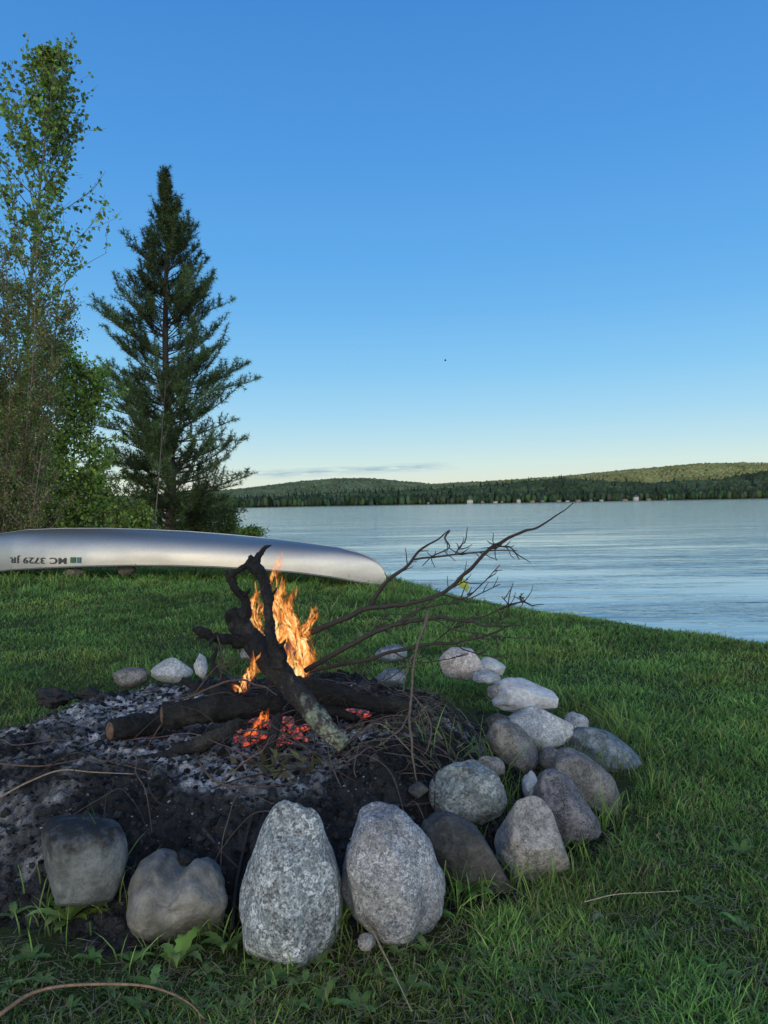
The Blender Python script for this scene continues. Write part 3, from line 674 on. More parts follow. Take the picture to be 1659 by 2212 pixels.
stone(792, 2032, 40, 36, 1.62, S_brg, 'small dark flat stone in the grass below the egg shaped granite', 25, 0, res=4, dep=.8, cuts=9, flat=.72)
stone(540, 1412, 44, 30, 3.9, S_brg, 'small brown stone at the back behind the forked log', 26, 0, res=4)
stone(1292, 1984, 26, 22, 1.83, S_white, 'tiny white pebble lying in the lawn at lower right', 27, 0, res=3)
stone(640, 1404, 60, 34, 3.95, S_char, 'dark grey stone at the back of the ring behind the flames', 28, 0, res=4)
lumpm = vcol_mat('charcoal_lump', .7, 90, .5, 110, 1, .008, spec=.3)
def lump(px, py, Y, s, seed, label):
    c = P(px, py, Y); V, T = ico(4); V = V*(1+.9*fbm(V[:, 0]*1.8+seed, V[:, 1]*1.8, V[:, 2]*1.8, 4, seed)+.3*fbm(V[:, 0]*7, V[:, 1]*7, V[:, 2]*7, 2, seed))[:, None]*np.array([1.4, 1, .75])*s
    tag(mk('charcoal_lump', V+c, T, lumpm, col=(.018, .018, .019), loc=c), label, 'charcoal')
lump(396, 1858, 1.88, .026, 1, 'black charcoal lump just behind the notch of the brown stone')
lump(205, 1786, 1.98, .034, 2, 'black charcoal lump on top of the squat slate grey stone')
lump(120, 1508, 3.3, .05, 3, 'black charcoal lump at the back left edge of the ash')
lump(190, 1500, 3.35, .035, 4, 'smaller charcoal lump right of the one at the back left edge')

# ------------------------------------------------------------------ logs
wood = vcol_mat('fire_wood', .8, 95, .65, 110, 1.0, .010, spec=.3)
def logcol(V, mode, seed=0, end=None):
    n = fbm(V[:, 0]*14, V[:, 1]*14, V[:, 2]*14, 4, seed); n2 = fbm(V[:, 0]*70, V[:, 1]*70, V[:, 2]*70, 3, seed+4)
    char = np.array([.0095, .0095, .010]); bk = np.array([.040, .036, .033]); lich = np.array([.21, .24, .18])
    c = char+(bk-char)*ss(n+.3*n2, -.05, .35)[:, None]*mode
    c = c*(1+.8*n2)[:, None].clip(.3, 2)
    if end is not None:
        e = np.exp(-np.sum((V-end[0])**2, 1)/end[1]**2); k = np.clip(ss(n2+n*.6+e*.45, .28, .48)*np.clip(e*1.7, 0, 1), 0, 1)[:, None]
        c = c+(bk*1.2-c)*np.clip(e*1.2, 0, 1)[:, None]; c = c+(lich-c)*k*.85
    return c
def pl(lst): return [P(*q) for q in lst]
e0 = P(738, 1603, 2.42)
KW = dict(fine=.10, ridge=.26)
t = thing('forked_log', P(735, 1625, 2.42), 'blackened forked log with lichen on its lower end, leaning up out of the fire', 'log')
s1 = tube(pl([(745, 1612, 2.40), (700, 1566, 2.44), (645, 1505, 2.52), (598, 1445, 2.60), (555, 1396, 2.68), (518, 1352, 2.74), (500, 1318, 2.76)]), [.022, .033, .037, .039, .043, .038, .020], 40, 18, .35, 16, 1, **KW)
mk('trunk', s1[0], s1[1], wood, t, logcol(s1[0], .6, 1, (e0, .19)))
KJ = dict(fine=.2, ridge=.45, kink=.007)
s2 = tube(pl([(510, 1350, 2.75), (530, 1312, 2.75), (520, 1280, 2.75), (504, 1262, 2.74), (498, 1240, 2.74), (516, 1230, 2.74), (540, 1216, 2.74)]), [.034, .022, .014, .012, .015, .011, .013], 24, 12, .6, 26, 2, **KJ)
mk('branch_fork', s2[0], s2[1], wood, t, logcol(s2[0], .15, 2))
s3 = tube(pl([(608, 1440, 2.56), (592, 1390, 2.58), (584, 1335, 2.62), (579, 1285, 2.66), (566, 1246, 2.70), (548, 1218, 2.73), (536, 1200, 2.73)]), [.024, .019, .016, .017, .021, .023, .006], 24, 13, .6, 26, 3, **KJ)
mk('branch_fork', s3[0], s3[1], wood, t, logcol(s3[0], .4, 3))
s8 = tube(pl([(548, 1222, 2.74), (560, 1202, 2.74), (574, 1190, 2.74), (586, 1174, 2.74)]), [.022, .015, .009, .001], 16, 9, .7, 26, 8, **KJ); mk('branch_stub', s8[0], s8[1], wood, t, logcol(s8[0], .1, 8))
s4 = tube(pl([(540, 1378, 2.70), (500, 1384, 2.66), (465, 1376, 2.62), (440, 1366, 2.60), (420, 1358, 2.59)]), [.028, .020, .013, .018, .004], 20, 12, .7, 28, 4, **KJ)
mk('branch_stub', s4[0], s4[1], wood, t, logcol(s4[0], .1, 4))
for i, (q, rad_) in enumerate([([(470, 1372, 2.63), (458, 1384, 2.6), (452, 1398, 2.59)], .012), ([(500, 1244, 2.74), (490, 1236, 2.73), (486, 1232, 2.73)], .010), ([(515, 1345, 2.74), (494, 1336, 2.72), (486, 1320, 2.71)], .02),
                            ([(440, 1368, 2.6), (430, 1376, 2.59), (424, 1380, 2.59)], .010), ([(578, 1290, 2.66), (594, 1280, 2.65), (600, 1268, 2.65)], .009), ([(596, 1400, 2.58), (612, 1392, 2.56), (620, 1380, 2.55)], .012), ([(522, 1290, 2.75), (534, 1280, 2.74), (540, 1270, 2.74)], .009)]):
    s5 = tube(pl(q), [rad_, rad_*.7, .002], 9, 6, .6, 28, 5+i, fine=.2, kink=.004); mk('branch_stub', s5[0], s5[1], wood, t, logcol(s5[0], .1, 5))
cutw = flat_mat('cut_wood_end', (.10, .060, .038), .9, 0, 70, .6, 1.0, 90, .008)
def log(pts, rad, label, seed, mode, parts_end=True, name='log', sides=36):
    V, T = tube(pl(pts), rad, sides, 18, .40, 14, seed, kink=.003, **KW); p0 = P(*pts[0])
    t = thing(name, p0, label, 'log')
    mk('bark', V, T, wood, t, logcol(V, mode, seed))
    if parts_end:
        a = P(*pts[0]); b_ = P(*pts[1]); dn = nrm(a-b_)
        V, T = tube([a-dn*.010, a+dn*.003, a+dn*.008], [rad[0]*.86, rad[0]*.78, rad[0]*.45], 24, 1, .4, 14, seed, fine=.1); mk('cut_end', V, T, cutw, t)
log([(352, 1545, 2.46), (430, 1535, 2.50), (520, 1528, 2.56), (605, 1520, 2.62)], [.038, .042, .039, .030], 'thick half burnt log with a brown cut end, left of the fork', 12, .4)
log([(882, 1525, 2.75), (820, 1522, 2.73), (740, 1505, 2.74), (640, 1478, 2.78), (600, 1470, 2.8)], [.022, .030, .034, .030, .026], 'charred log behind the forked log pointing right', 13, .3)
log([(238, 1578, 2.50), (290, 1572, 2.56), (345, 1562, 2.62)], [.036, .038, .032], 'short black log stub at the left end of the woodpile', 14, .12)
log([(300, 1640, 2.42), (380, 1625, 2.40), (470, 1590, 2.42), (520, 1560, 2.48)], [.010, .018, .020, .016], 'grey ashed split log lying under the left logs', 15, .5, False)
log([(576, 1648, 2.30), (586, 1600, 2.36), (602, 1545, 2.42)], [.012, .018, .014], 'short black stick propped upright in the embers', 16, .05, False, sides=14)
log([(640, 1560, 2.62), (700, 1535, 2.7), (770, 1548, 2.72)], [.016, .020, .014], 'small charred billet under the right log', 17, .1, False, sides=14)
log([(395, 1470, 2.95), (450, 1490, 2.9), (520, 1505, 2.85), (580, 1520, 2.8)], [.012, .018, .020, .020], 'thin charred log behind the thick left log', 18, .12, False, sides=16)
log([(470, 1400, 2.85), (462, 1440, 2.8), (500, 1480, 2.76), (545, 1510, 2.74)], [.008, .011, .013, .011], 'bent black stick under the left stub of the forked log', 19, .15, False, sides=12)
# ------------------------------------------------------------------ dead branches
twm = vcol_mat('twig_bark', .8, 90, .35, spec=.3)
def branch(name, label, stem, srad, twigs, colr, cat='branch', seed=0):
    rr = np.random.default_rng(seed)
    t = thing(name, P(*stem[0]), label, cat)
    V, T = tube(pl(stem), np.array(srad)*.9, 9, 8, .25, 60, seed, fine=.1, kink=.003); mk('stem', V, T, twm, t, colr)
    for tw, r0 in twigs:
        V, T = tube(pl(tw), np.linspace(r0*.88, .0015, len(tw)), 6, 5, .2, 80, seed+1, kink=.002); mk('twig', V, T, twm, t, colr)
        q = np.array(pl(tw))
        for k in range(6):
            a = at_poly(q, rr.uniform(.2, .98)); V, T = tube(limb(rr, a, rr.normal(size=3)*.8+nrm(q[-1]-q[0]), rr.uniform(.015, .08), 3, .2, .1), [.002, .0018, .0015, .001], 4); mk('spur', V, T, twm, t, colr)
dk = (.034, .028, .026)
branch('dead_branch', 'long dark forked branch reaching highest right over the water', [(672, 1366, 2.85), (735, 1340, 2.8), (800, 1313, 2.75), (880, 1305, 2.7), (955, 1283, 2.65), (1010, 1235, 2.6), (1065, 1180, 2.55), (1130, 1150, 2.5), (1165, 1138, 2.48), (1240, 1088, 2.42)], [.012, .011, .010, .008, .0075, .007, .006, .005, .004, .0015],
       [([(800, 1310, 2.75), (832, 1258, 2.72), (880, 1222, 2.7), (905, 1190, 2.7), (945, 1165, 2.68), (972, 1144, 2.68)], .010),
        ([(972, 1146, 2.68), (962, 1162, 2.66), (970, 1182, 2.66), (935, 1200, 2.65), (912, 1222, 2.64)], .004),
        ([(895, 1208, 2.7), (940, 1202, 2.66), (1000, 1195, 2.62), (1060, 1190, 2.58), (1118, 1188, 2.54)], .005),
        ([(985, 1195, 2.63), (997, 1178, 2.62), (1006, 1170, 2.62)], .003), ([(1060, 1185, 2.55), (1100, 1180, 2.5), (1122, 1208, 2.5)], .003),
        ([(955, 1283, 2.65), (1000, 1292, 2.62), (1040, 1262, 2.6), (1080, 1220, 2.58)], .004), ([(1100, 1163, 2.52), (1070, 1185, 2.5), (1068, 1172, 2.5)], .0025)], dk, seed=1)
branch('dead_branch', 'middle dark branch running right from the fire below the highest one', [(662, 1448, 2.75), (720, 1412, 2.7), (790, 1375, 2.65), (850, 1350, 2.6), (935, 1335, 2.55), (1000, 1340, 2.5), (1060, 1352, 2.46), (1125, 1352, 2.42)], [.011, .010, .0095, .0085, .0065, .0055, .004, .0018],
       [([(850, 1350, 2.6), (900, 1320, 2.58), (960, 1305, 2.55), (1020, 1290, 2.52), (1082, 1262, 2.5)], .005), ([(1000, 1338, 2.5), (1050, 1330, 2.48), (1090, 1312, 2.46), (1130, 1300, 2.44), (1152, 1308, 2.44)], .004),
        ([(1130, 1300, 2.44), (1122, 1288, 2.44), (1134, 1300, 2.43)], .003), ([(935, 1335, 2.55), (980, 1360, 2.5), (1060, 1372, 2.46), (1148, 1380, 2.42)], .003), ([(800, 1372, 2.64), (830, 1330, 2.63), (900, 1330, 2.6)], .003),
        ([(1045, 1352, 2.47), (1090, 1335, 2.46), (1100, 1310, 2.45), (1085, 1290, 2.45)], .003), ([(870, 1345, 2.58), (930, 1300, 2.56), (990, 1262, 2.55), (1010, 1250, 2.55)], .004)], dk, seed=2)
branch('dead_branch', 'lowest dark branch trailing right over the back of the ring', [(665, 1450, 2.85), (760, 1432, 2.8), (850, 1408, 2.72), (930, 1392, 2.65), (1000, 1385, 2.6), (1070, 1366, 2.55), (1120, 1340, 2.5)], [.008, .008, .007, .0065, .005, .0035, .0015],
       [([(850, 1408, 2.72), (900, 1430, 2.66), (960, 1425, 2.6), (1010, 1412, 2.56)], .003), ([(930, 1392, 2.65), (975, 1360, 2.6), (1010, 1345, 2.58)], .003), ([(760, 1432, 2.8), (800, 1475, 2.75), (850, 1460, 2.7), (890, 1420, 2.66)], .003),
        ([(980, 1388, 2.62), (1020, 1410, 2.58), (1090, 1420, 2.54)], .003)], dk, seed=3)
branch('hanging_twig', 'grey brown twig hanging from the branches down to the charcoal', [(928, 1318, 2.5), (915, 1360, 2.47), (898, 1410, 2.44), (892, 1470, 2.4), (886, 1540, 2.35), (888, 1600, 2.3), (895, 1660, 2.27), (902, 1692, 2.26)], [.0055, .0055, .005, .0045, .004, .004, .003, .0015],
       [([(898, 1410, 2.44), (880, 1440, 2.42), (870, 1500, 2.4)], .0025), ([(886, 1540, 2.35), (860, 1580, 2.3), (820, 1600, 2.3)], .0025), ([(892, 1500, 2.38), (930, 1560, 2.34), (925, 1620, 2.3)], .002)], (.085, .07, .058), 'twig', seed=4)
branch('dead_branch', 'thin branch arching low over the left logs', [(352, 1520, 2.5), (420, 1500, 2.5), (500, 1470, 2.5), (560, 1480, 2.48), (600, 1500, 2.46)], [.003, .004, .004, .0035, .0015],
       [([(420, 1500, 2.5), (470, 1440, 2.5), (520, 1430, 2.5)], .003), ([(470, 1372, 2.6), (480, 1420, 2.55), (475, 1470, 2.52)], .003)], (.06, .042, .034), seed=5)
def groundtwig(px_list, rad, colr, label, group=None, name='twig', lift=.012, cat='twig'):
    pts = [onG(a, b_, lift) for a, b_ in px_list]
    V, T = tube(pts, np.linspace(rad, rad*.4, len(pts)), 6, 6, .2, 60, 3)
    return tag(mk(name, V, T, twm, col=colr, loc=pts[0]), label, cat, group)
tan = (.20, .155, .11); red = (.085, .055, .04)
groundtwig([(0, 1722), (60, 1690), (130, 1664), (200, 1668), (290, 1672)], .0032, tan, 'pale tan twig lying across the charcoal at left edge', lift=.03)
groundtwig([(0, 2192), (60, 2150), (120, 2132), (200, 2126), (300, 2128), (360, 2142), (410, 2168), (440, 2200)], .0040, (.20, .125, .078), 'curved tan root like stem lying in the grass at bottom left', lift=.03, cat='stem')
groundtwig([(785, 1970), (815, 2030), (850, 2100), (890, 2185)], .0026, (.26, .21, .14), 'straight straw coloured reed in the grass below the egg shaped granite', lift=.04, cat='stem', name='dry_reed')
groundtwig([(1262, 1948), (1330, 1932), (1400, 1928), (1470, 1924)], .0012, (.34, .30, .2), 'pale dry grass stalk lying on the lawn at right', lift=.035, cat='stem', name='dry_reed')
groundtwig([(500, 2010), (512, 1900), (540, 1780), (555, 1740)], .006, (.018, .016, .015), 'black stick wedged between the brown and pointed stones', lift=.02, cat='stick', name='stick')
groundtwig([(0, 1650), (90, 1655), (200, 1640), (330, 1668)], .003, red, 'long thin brown twig lying near the left edge of the ash', lift=.025)
groundtwig([(425, 1640), (470, 1690), (560, 1700), (640, 1690)], .004, red, 'brown twig curving in front of the embers', lift=.025)
groundtwig([(440, 1790), (480, 1840), (520, 1880)], .006, dk, 'short black stick above the brown notched stone', cat='stick', name='stick')
groundtwig([(830, 1740), (900, 1738), (960, 1730), (1010, 1725)], .005, dk, 'dark twig lying against the rounded lichen stone', lift=.03)
rr = np.random.default_rng(15)
for i in range(125):
    cx, cy = rr.normal(-.22, .40), rr.normal(2.62, .34)
    if md(cx, cy) > .85: continue
    a = rr.uniform(0, 6.28) if i % 2 else rr.normal()*.6; L = rr.uniform(.12, .6); pts = []
    hop = rr.uniform(.02, .15)*(1 if (abs(cx+.25) < .5 and abs(cy-2.6) < .35) else .22); kk = rr.uniform(-.12, .12)
    for s in np.linspace(-.5, .5, 7):
        x_ = cx+math.cos(a)*L*s-math.sin(a)*kk*(1-(2*s)**2)+rr.normal()*.010; y_ = cy+math.sin(a)*L*s+math.cos(a)*kk*(1-(2*s)**2)+rr.normal()*.010
        pts.append((x_, y_, float(mh(x_, y_, False))+.020+hop*(1-(2*s)**2)))
    r0 = rr.uniform(.0009, .0028); V, T = tube(pts, np.linspace(r0, r0*.4, 7), 5, 4, .2, 60, i)
    tag(mk('twig', V, T, twm, col=vary((.06, .047, .04), 1, rr, .45)[0], loc=pts[0]), 'thin brown twig among the litter on the ash and logs', 'twig', 'thin twigs littered over the fire bed')
for i in range(55):
    cx, cy = rr.normal(.22, .2), rr.normal(2.62, .36)
    if md(cx, cy) > .9: continue
    a = rr.normal()*.9-.3; L = rr.uniform(.12, .45); pts = []; kk = rr.uniform(-.1, .1)
    for s in np.linspace(-.5, .5, 6):
        x_ = cx+math.cos(a)*L*s-math.sin(a)*kk*(1-(2*s)**2)+rr.normal()*.01; y_ = cy+math.sin(a)*L*s+rr.normal()*.01; pts.append((x_, y_, float(mh(x_, y_, False))+.020+.07*(1-(2*s)**2)*rr.random()))
    V, T = tube(pts, np.linspace(.0018, .0008, 6), 5, 4, .2, 60, i)
    tag(mk('twig', V, T, twm, col=vary((.075, .065, .05), 1, rr, .5)[0], loc=pts[0]), 'straw brown twig lying between the logs and the right stones', 'twig', 'straw brown twigs right of the logs')

# ------------------------------------------------------------------ embers and flames
em, nt, b = newmat('glowing_coal')
nz = noise(nt, objc(nt), 55, 3, .6); c = ramp(nt, nz, [(.45, (0, 0, 0)), (.56, (.55, .035, .015)), (.72, (1, .20, .05))])
b.inputs['Base Color'].default_value = (.12, .11, .11, 1); nt.links.new(c, b.inputs['Emission Color']); b.inputs['Emission Strength'].default_value = .9; b.inputs['Roughness'].default_value = .9
rr = np.random.default_rng(3)
for i in range(40):
    px, py = (rr.uniform(490, 660), rr.uniform(1562, 1622)) if i < 33 else (rr.uniform(740, 790), rr.uniform(1542, 1558))
    g0 = onG(px, py, .0); s = rr.uniform(.010, .024); V, T = ico(3)
    V = V*(1+.35*fbm(V[:, 0]*2+i, V[:, 1]*2, V[:, 2]*2, 3, i))[:, None]*np.array([s*1.4, s, s*.7])
    tag(mk('ember', V+g0+[0, 0, s*.5+.004], T, em, loc=g0), 'glowing red coal at the heart of the fire', 'ember', 'glowing coals under the logs')
fl, nt, b = newmat('flame')
nt.nodes.remove(b); at_ = nd(nt, 'ShaderNodeAttribute', attribute_name='Col').outputs['Color']; s_ = nd(nt, 'ShaderNodeSeparateColor', {0: at_})
uu, vv, ww = s_.outputs[0], s_.outputs[1], s_.outputs[2]
wob_ = nd(nt, 'ShaderNodeTexNoise', {'Vector': objc(nt), 'Scale': 12.0, 'Detail': 2.0}).outputs['Color']
wv_ = nd(nt, 'ShaderNodeVectorMath', {0: objc(nt), 1: mixc(nt, 1.0, wob_, (.08, .08, .08), 'MULTIPLY')}, operation='ADD').outputs[0]
mp = nd(nt, 'ShaderNodeMapping', {'Vector': wv_, 'Scale': (1, 1, .22)}).outputs[0]
nz = noise(nt, mp, 62, 3, .6)
edge = mth(nt, 'SUBTRACT', 1.0, mth(nt, 'POWER', mth(nt, 'ABSOLUTE', mth(nt, 'SUBTRACT', mth(nt, 'MULTIPLY', uu, 2.0), 1.0)), 1.5))
al = mth(nt, 'MULTIPLY', edge, mth(nt, 'SUBTRACT', 1.15, mth(nt, 'MULTIPLY', vv, .75)))
al = mth(nt, 'MULTIPLY', al, mth(nt, 'MULTIPLY', mth(nt, 'SUBTRACT', nz, .45), 6.0, True))
al = mth(nt, 'MINIMUM', mth(nt, 'MULTIPLY', al, 1.1, True), .82)
heat = mth(nt, 'ADD', mth(nt, 'MULTIPLY', mth(nt, 'MULTIPLY', edge, ww), .55), mth(nt, 'MULTIPLY', mth(nt, 'SUBTRACT', nz, .5), 3.0), True)
colf = ramp(nt, heat, [(.0, (.65, .08, .015)), (.35, (.95, .20, .03)), (.62, (1.0, .42, .09)), (.9, (1.0, .76, .36))])
e_ = nd(nt, 'ShaderNodeEmission', {'Color': colf, 'Strength': 1.3}); tr_ = nd(nt, 'ShaderNodeBsdfTransparent')
mx = nd(nt, 'ShaderNodeMixShader', {0: al}); nt.links.new(tr_.outputs[0], mx.inputs[1]); nt.links.new(e_.outputs[0], mx.inputs[2]); nt.links.new(mx.outputs[0], nt.nodes['Material Output'].inputs[0])
t = thing('campfire_flames', P(620, 1480, 2.8), 'orange flames rising behind the forked log', 'fire')
def flame(pts, wpx, seed, hot=1.0, nrib=3):
    rr = np.random.default_rng(seed); Q, _ = crom(np.array(pl(pts)), np.ones(len(pts)), 10); n = len(Q); v_ = np.linspace(0, 1, n)
    parts = []
    for r_ in range(nrib):
        yaw = [0.15, 1.1, -.9, .5, -.4][r_]+rr.normal()*.15; cr = np.array([math.cos(yaw), math.sin(yaw), 0])
        wv = wpx/F*2.8*(np.sin(np.pi*np.clip(v_*.82+.16, 0, 1))**.8)*(1+.35*vn(v_*6, r_, 0, seed)); m_ = 9
        off = .020*np.stack([vn(v_*5+seed, r_, 1, 3), vn(v_*5+seed, r_, 5, 4), v_*0], -1)*v_[:, None]
        us = np.linspace(0, 1, m_)
        V = Q[:, None]+off[:, None]+cr[None, None]*((us[None]-.5)*wv[:, None])[..., None]
        V[..., 1] += .012*np.sin(us[None]*5+v_[:, None]*7+r_)
        V[..., 2] += .03*vn(us[None]*4+seed, v_[:, None]*3, r_, seed)*v_[:, None]
        CCf = np.stack([np.broadcast_to(us[None], (n, m_)), np.broadcast_to(v_[:, None], (n, m_)), np.full((n, m_), hot)*(1-.5*v_[:, None])], -1)
        parts.append((V.reshape(-1, 3), gridT(n, m_), CCf.reshape(-1, 3)))
    V, T, CCf = cat_(parts); mk('flame', V, T, fl, t, CCf)
flame([(645, 1465, 2.82), (655, 1420, 2.82), (630, 1360, 2.82), (600, 1305, 2.82), (590, 1262, 2.82), (602, 1208, 2.82)], 54, 1, 1.2)
flame([(655, 1462, 2.78), (668, 1420, 2.78), (652, 1375, 2.8), (668, 1348, 2.8), (680, 1318, 2.8)], 46, 2, 1.1)
flame([(582, 1385, 2.84), (562, 1345, 2.84), (546, 1310, 2.84), (556, 1270, 2.84)], 50, 3, 1.2)
flame([(625, 1450, 2.86), (612, 1385, 2.86), (636, 1350, 2.86), (622, 1318, 2.86), (636, 1276, 2.86)], 42, 4, 1.1)
flame([(600, 1410, 2.88), (596, 1350, 2.88), (588, 1310, 2.88), (604, 1285, 2.88), (618, 1256, 2.88)], 38, 5, 1.2)
flame([(640, 1462, 2.80), (636, 1430, 2.80), (645, 1395, 2.80), (640, 1350, 2.8)], 50, 8, 1.4)
flame([(518, 1495, 2.56), (528, 1468, 2.56), (545, 1445, 2.58), (554, 1410, 2.6)], 40, 6, 1.1)
flame([(530, 1596, 2.42), (548, 1578, 2.44), (564, 1560, 2.46), (578, 1544, 2.5)], 28, 7, .3)

# ------------------------------------------------------------------ canoe
Aend = P(834, 1250, 9.05)[:2]; Bdir = nrm(np.array([-5.9, 1.75])); nrmv = np.array([Bdir[1], -Bdir[0]])
if nrmv[1] > 0: nrmv = -nrmv
ka = [0, .02, .06, .12, .20, .32, .6, 1.0, 1.4, 2.0, 2.6, 3.2, 3.8, 4.5, 5.1, 5.7, 6.05, 6.22, 6.25]
kz = [.16, .22, .28, .335, .38, .43, .50, .552, .60, .655, .70, .73, .75, .755, .74, .67, .57, .42, .3]
kzg = [.08, .06, .055, .06, .07, .095, .155, .215, .25, .285, .30, .30, .285, .255, .22, .16, .10, .09, .09]
kb = [.003, .008, .02, .038, .06, .10, .19, .28, .34, .40, .43, .44, .43, .38, .30, .18, .10, .02, .004]
def hull(a, th):
    zk, zg, bb = np.interp(a, ka, kz), np.interp(a, ka, kzg), np.interp(a, ka, kb)
    y_ = bb*np.sign(np.cos(th))*np.abs(np.cos(th))**.72; z_ = zg+(zk-zg)*np.abs(np.sin(th))**.78
    ax = Aend[None, None, :]+Bdir*a[..., None] if a.ndim == 2 else Aend+Bdir*a[..., None]
    return np.concatenate([ax+nrmv*y_[..., None], z_[..., None]], -1)
av = np.concatenate([np.linspace(0, .3, 18), np.linspace(.36, 5.9, 90), np.linspace(5.95, 6.25, 14)]); thv = np.linspace(0, np.pi, 44)
Aa, Th = np.meshgrid(av, thv, indexing='ij')
Vh = hull(Aa, Th).reshape(-1, 3)
dn_ = .005*fbm(Vh[:, 0]*1.6, Vh[:, 1]*1.6, Vh[:, 2]*4, 2, 71); Vh[:, :2] += nrmv[None]*dn_[:, None]; Vh[:, 2] += dn_
al_m, nt, b = newmat('brushed_aluminium')
oc = objc(nt); mp = nd(nt, 'ShaderNodeMapping', {'Vector': oc, 'Scale': (.5, .5, 3)}).outputs[0]
n2 = noise(nt, mp, 1.6, 3, .5); n3 = noise(nt, oc, 30, 3, .6)
c = mixc(nt, 1.0, ramp(nt, n2, [(.3, (.31, .305, .29)), (.7, (.40, .39, .37))]), ramp(nt, n3, [(.3, .95), (.7, 1.04)]), 'MULTIPLY')
nt.links.new(c, b.inputs['Base Color']); b.inputs['Metallic'].default_value = .9; nt.links.new(ramp(nt, n2, [(.3, .46), (.7, .38)]), b.inputs['Roughness'])
mid = np.array([*(Aend+Bdir*3), 0.1])
t = thing('canoe', mid, 'silver aluminium canoe lying upside down on the grass by the lake', 'canoe')
mk('hull', Vh, gridT(len(av), len(thv)), al_m, t)
gw = flat_mat('gunwale_aluminium', (.12, .12, .115), .5, .6)
for side in (0.0, np.pi):
    pts = hull(av, np.full(len(av), side)); V, T = tube(pts, .013, 6); mk('gunwale', V, T, gw, t)
pts = hull(av, np.full(len(av), np.pi/2)); pts[:, 2] += .002; V, T = tube(pts, .007, 6); mk('keel', V, T, al_m, t)
for a_ in (.42, 5.8):
    pts = hull(np.full(30, a_), np.linspace(.05, np.pi-.05, 30)); V, T = tube(pts, .0025, 5); mk('hull_seam', V, T, al_m, t)
for a_ in (1.6, 3.1, 4.6):
    q0 = hull(np.array([a_]), np.array([0.]))[0]; q1 = hull(np.array([a_]), np.array([np.pi]))[0]; V, T = tube([q0, q1], .02, 6); mk('thwart', V, T, gw, t)
ag = np.linspace(.2, 6.2, 1200); qg = (hull(ag, np.full(1200, .15))-CAM)@R; pxg = 829.5+qg[:, 0]/-qg[:, 2]*F
def a_of_px(px): return ag[np.argmin(np.abs(pxg-px))]
def on_hull(a, z, off=.010):
    zk, zg, bb = np.interp(a, ka, kz), np.interp(a, ka, kzg), np.interp(a, ka, kb)
    q = np.clip((z-zg)/(zk-zg), 0, .99); sn = q**(1/.78); y_ = bb*np.sqrt(1-sn**2)**.72+off
    return np.concatenate([Aend+Bdir*a[:, None]+nrmv*y_[:, None], z[:, None]], -1)
aM, aR = a_of_px(143), a_of_px(22)
cu = bpy.data.curves.new('registration', 'FONT'); cu.body = 'MC 3729 JR'; cu.size = 1.0; cu.space_character = 1.10; cu.offset = .012
to = bpy.data.objects.new('registration', cu); COL.objects.link(to)
dg = bpy.context.evaluated_depsgraph_get(); tm = bpy.data.meshes.new_from_object(to.evaluated_get(dg))
bm = bmesh.new(); bm.from_mesh(tm); bmesh.ops.triangulate(bm, faces=bm.faces[:]); bm.verts.ensure_lookup_table()
TV = np.array([v.co[:] for v in bm.verts]); TT = np.array([[v.index for v in f.verts] for f in bm.faces]); bm.free()
bpy.data.objects.remove(to); bpy.data.meshes.remove(tm)
wT = TV[:, 0].max()-TV[:, 0].min(); hT = TV[:, 1].max()-TV[:, 1].min()
sx = (aR-aM)/wT; hz_ = .105
aa = aM+(TV[:, 0]-TV[:, 0].min())*sx
zt0 = np.interp(aM, ka, kzg)+.145
zz = zt0-(TV[:, 1]-TV[:, 1].min())/hT*hz_
mk('registration_number', on_hull(aa, zz), TT, flat_mat('black_decal', (.022, .022, .026), .6), t, smooth=False)['label'] = 'black upside down registration lettering MC 3729 JR'
def sticker(px, wpx, colr, nm, lb):
    a0, a1 = a_of_px(px+wpx/2), a_of_px(px-wpx/2); aa, zz = np.meshgrid(np.linspace(a0, a1, 4), np.linspace(zt0-hz_+.016, zt0-.016, 4), indexing='ij')
    mk(nm, on_hull(aa.ravel(), zz.ravel(), .009), gridT(4, 4), flat_mat(nm+'_film', colr, .6), t)['label'] = lb
sticker(158, 11, (.012, .085, .04), 'sticker', 'green square registration sticker'); sticker(171, 8, (.04, .12, .15), 'sticker', 'teal registration sticker')
stone(160, 1238, 46, 22, 10.0, S_tan, 'tan rock under the left part of the canoe', 41, res=4)
stone(275, 1231, 40, 30, 10.0, S_brg, 'brownish rock under the canoe right of the tan rock', 42, res=4)

# ------------------------------------------------------------------ yellow marker by the water
b0 = onG(1016, 1290); t = thing('marker_flag', b0, 'small yellow flag on a thin wire stake at the waterline', 'flag')
wire = flat_mat('stake_wire', (.35, .35, .10), .5); yel = vcol_mat('yellow_plastic', .5, transl=.4)
tpz = P(988, 1248, b0[1]); V, T = tube([b0, tpz], .005, 6); mk('stake', V, T, wire, t)
q = [P(*z, b0[1]) for z in [(986, 1246), (1002, 1250), (1014, 1266), (1010, 1278), (1000, 1272), (990, 1266)]]
cq = np.mean(q, 0)+[0, -.03, 0]; mk('flag', np.array(q+[cq]), [[i, (i+1) % 6, 6] for i in range(6)], yel, t, (.40, .46, .07))
bp = P(962, 779, 60); bk = flat_mat('bird_dark', (.02, .02, .02))
t = thing('bird', bp, 'tiny dark bird flying alone in the sky', 'bird')
V, T = ico(2); mk('body', V*np.array([.09, .04, .035])+bp, T, bk, t)
for s in (-1, 1):
    mk('wing', [bp+[-.05, 0, .02], bp+[.06, 0, .02], bp+[.0, s*.16, .10], bp+[-.07, s*.26, .06]], [[0, 1, 2], [0, 2, 3]], bk, t)

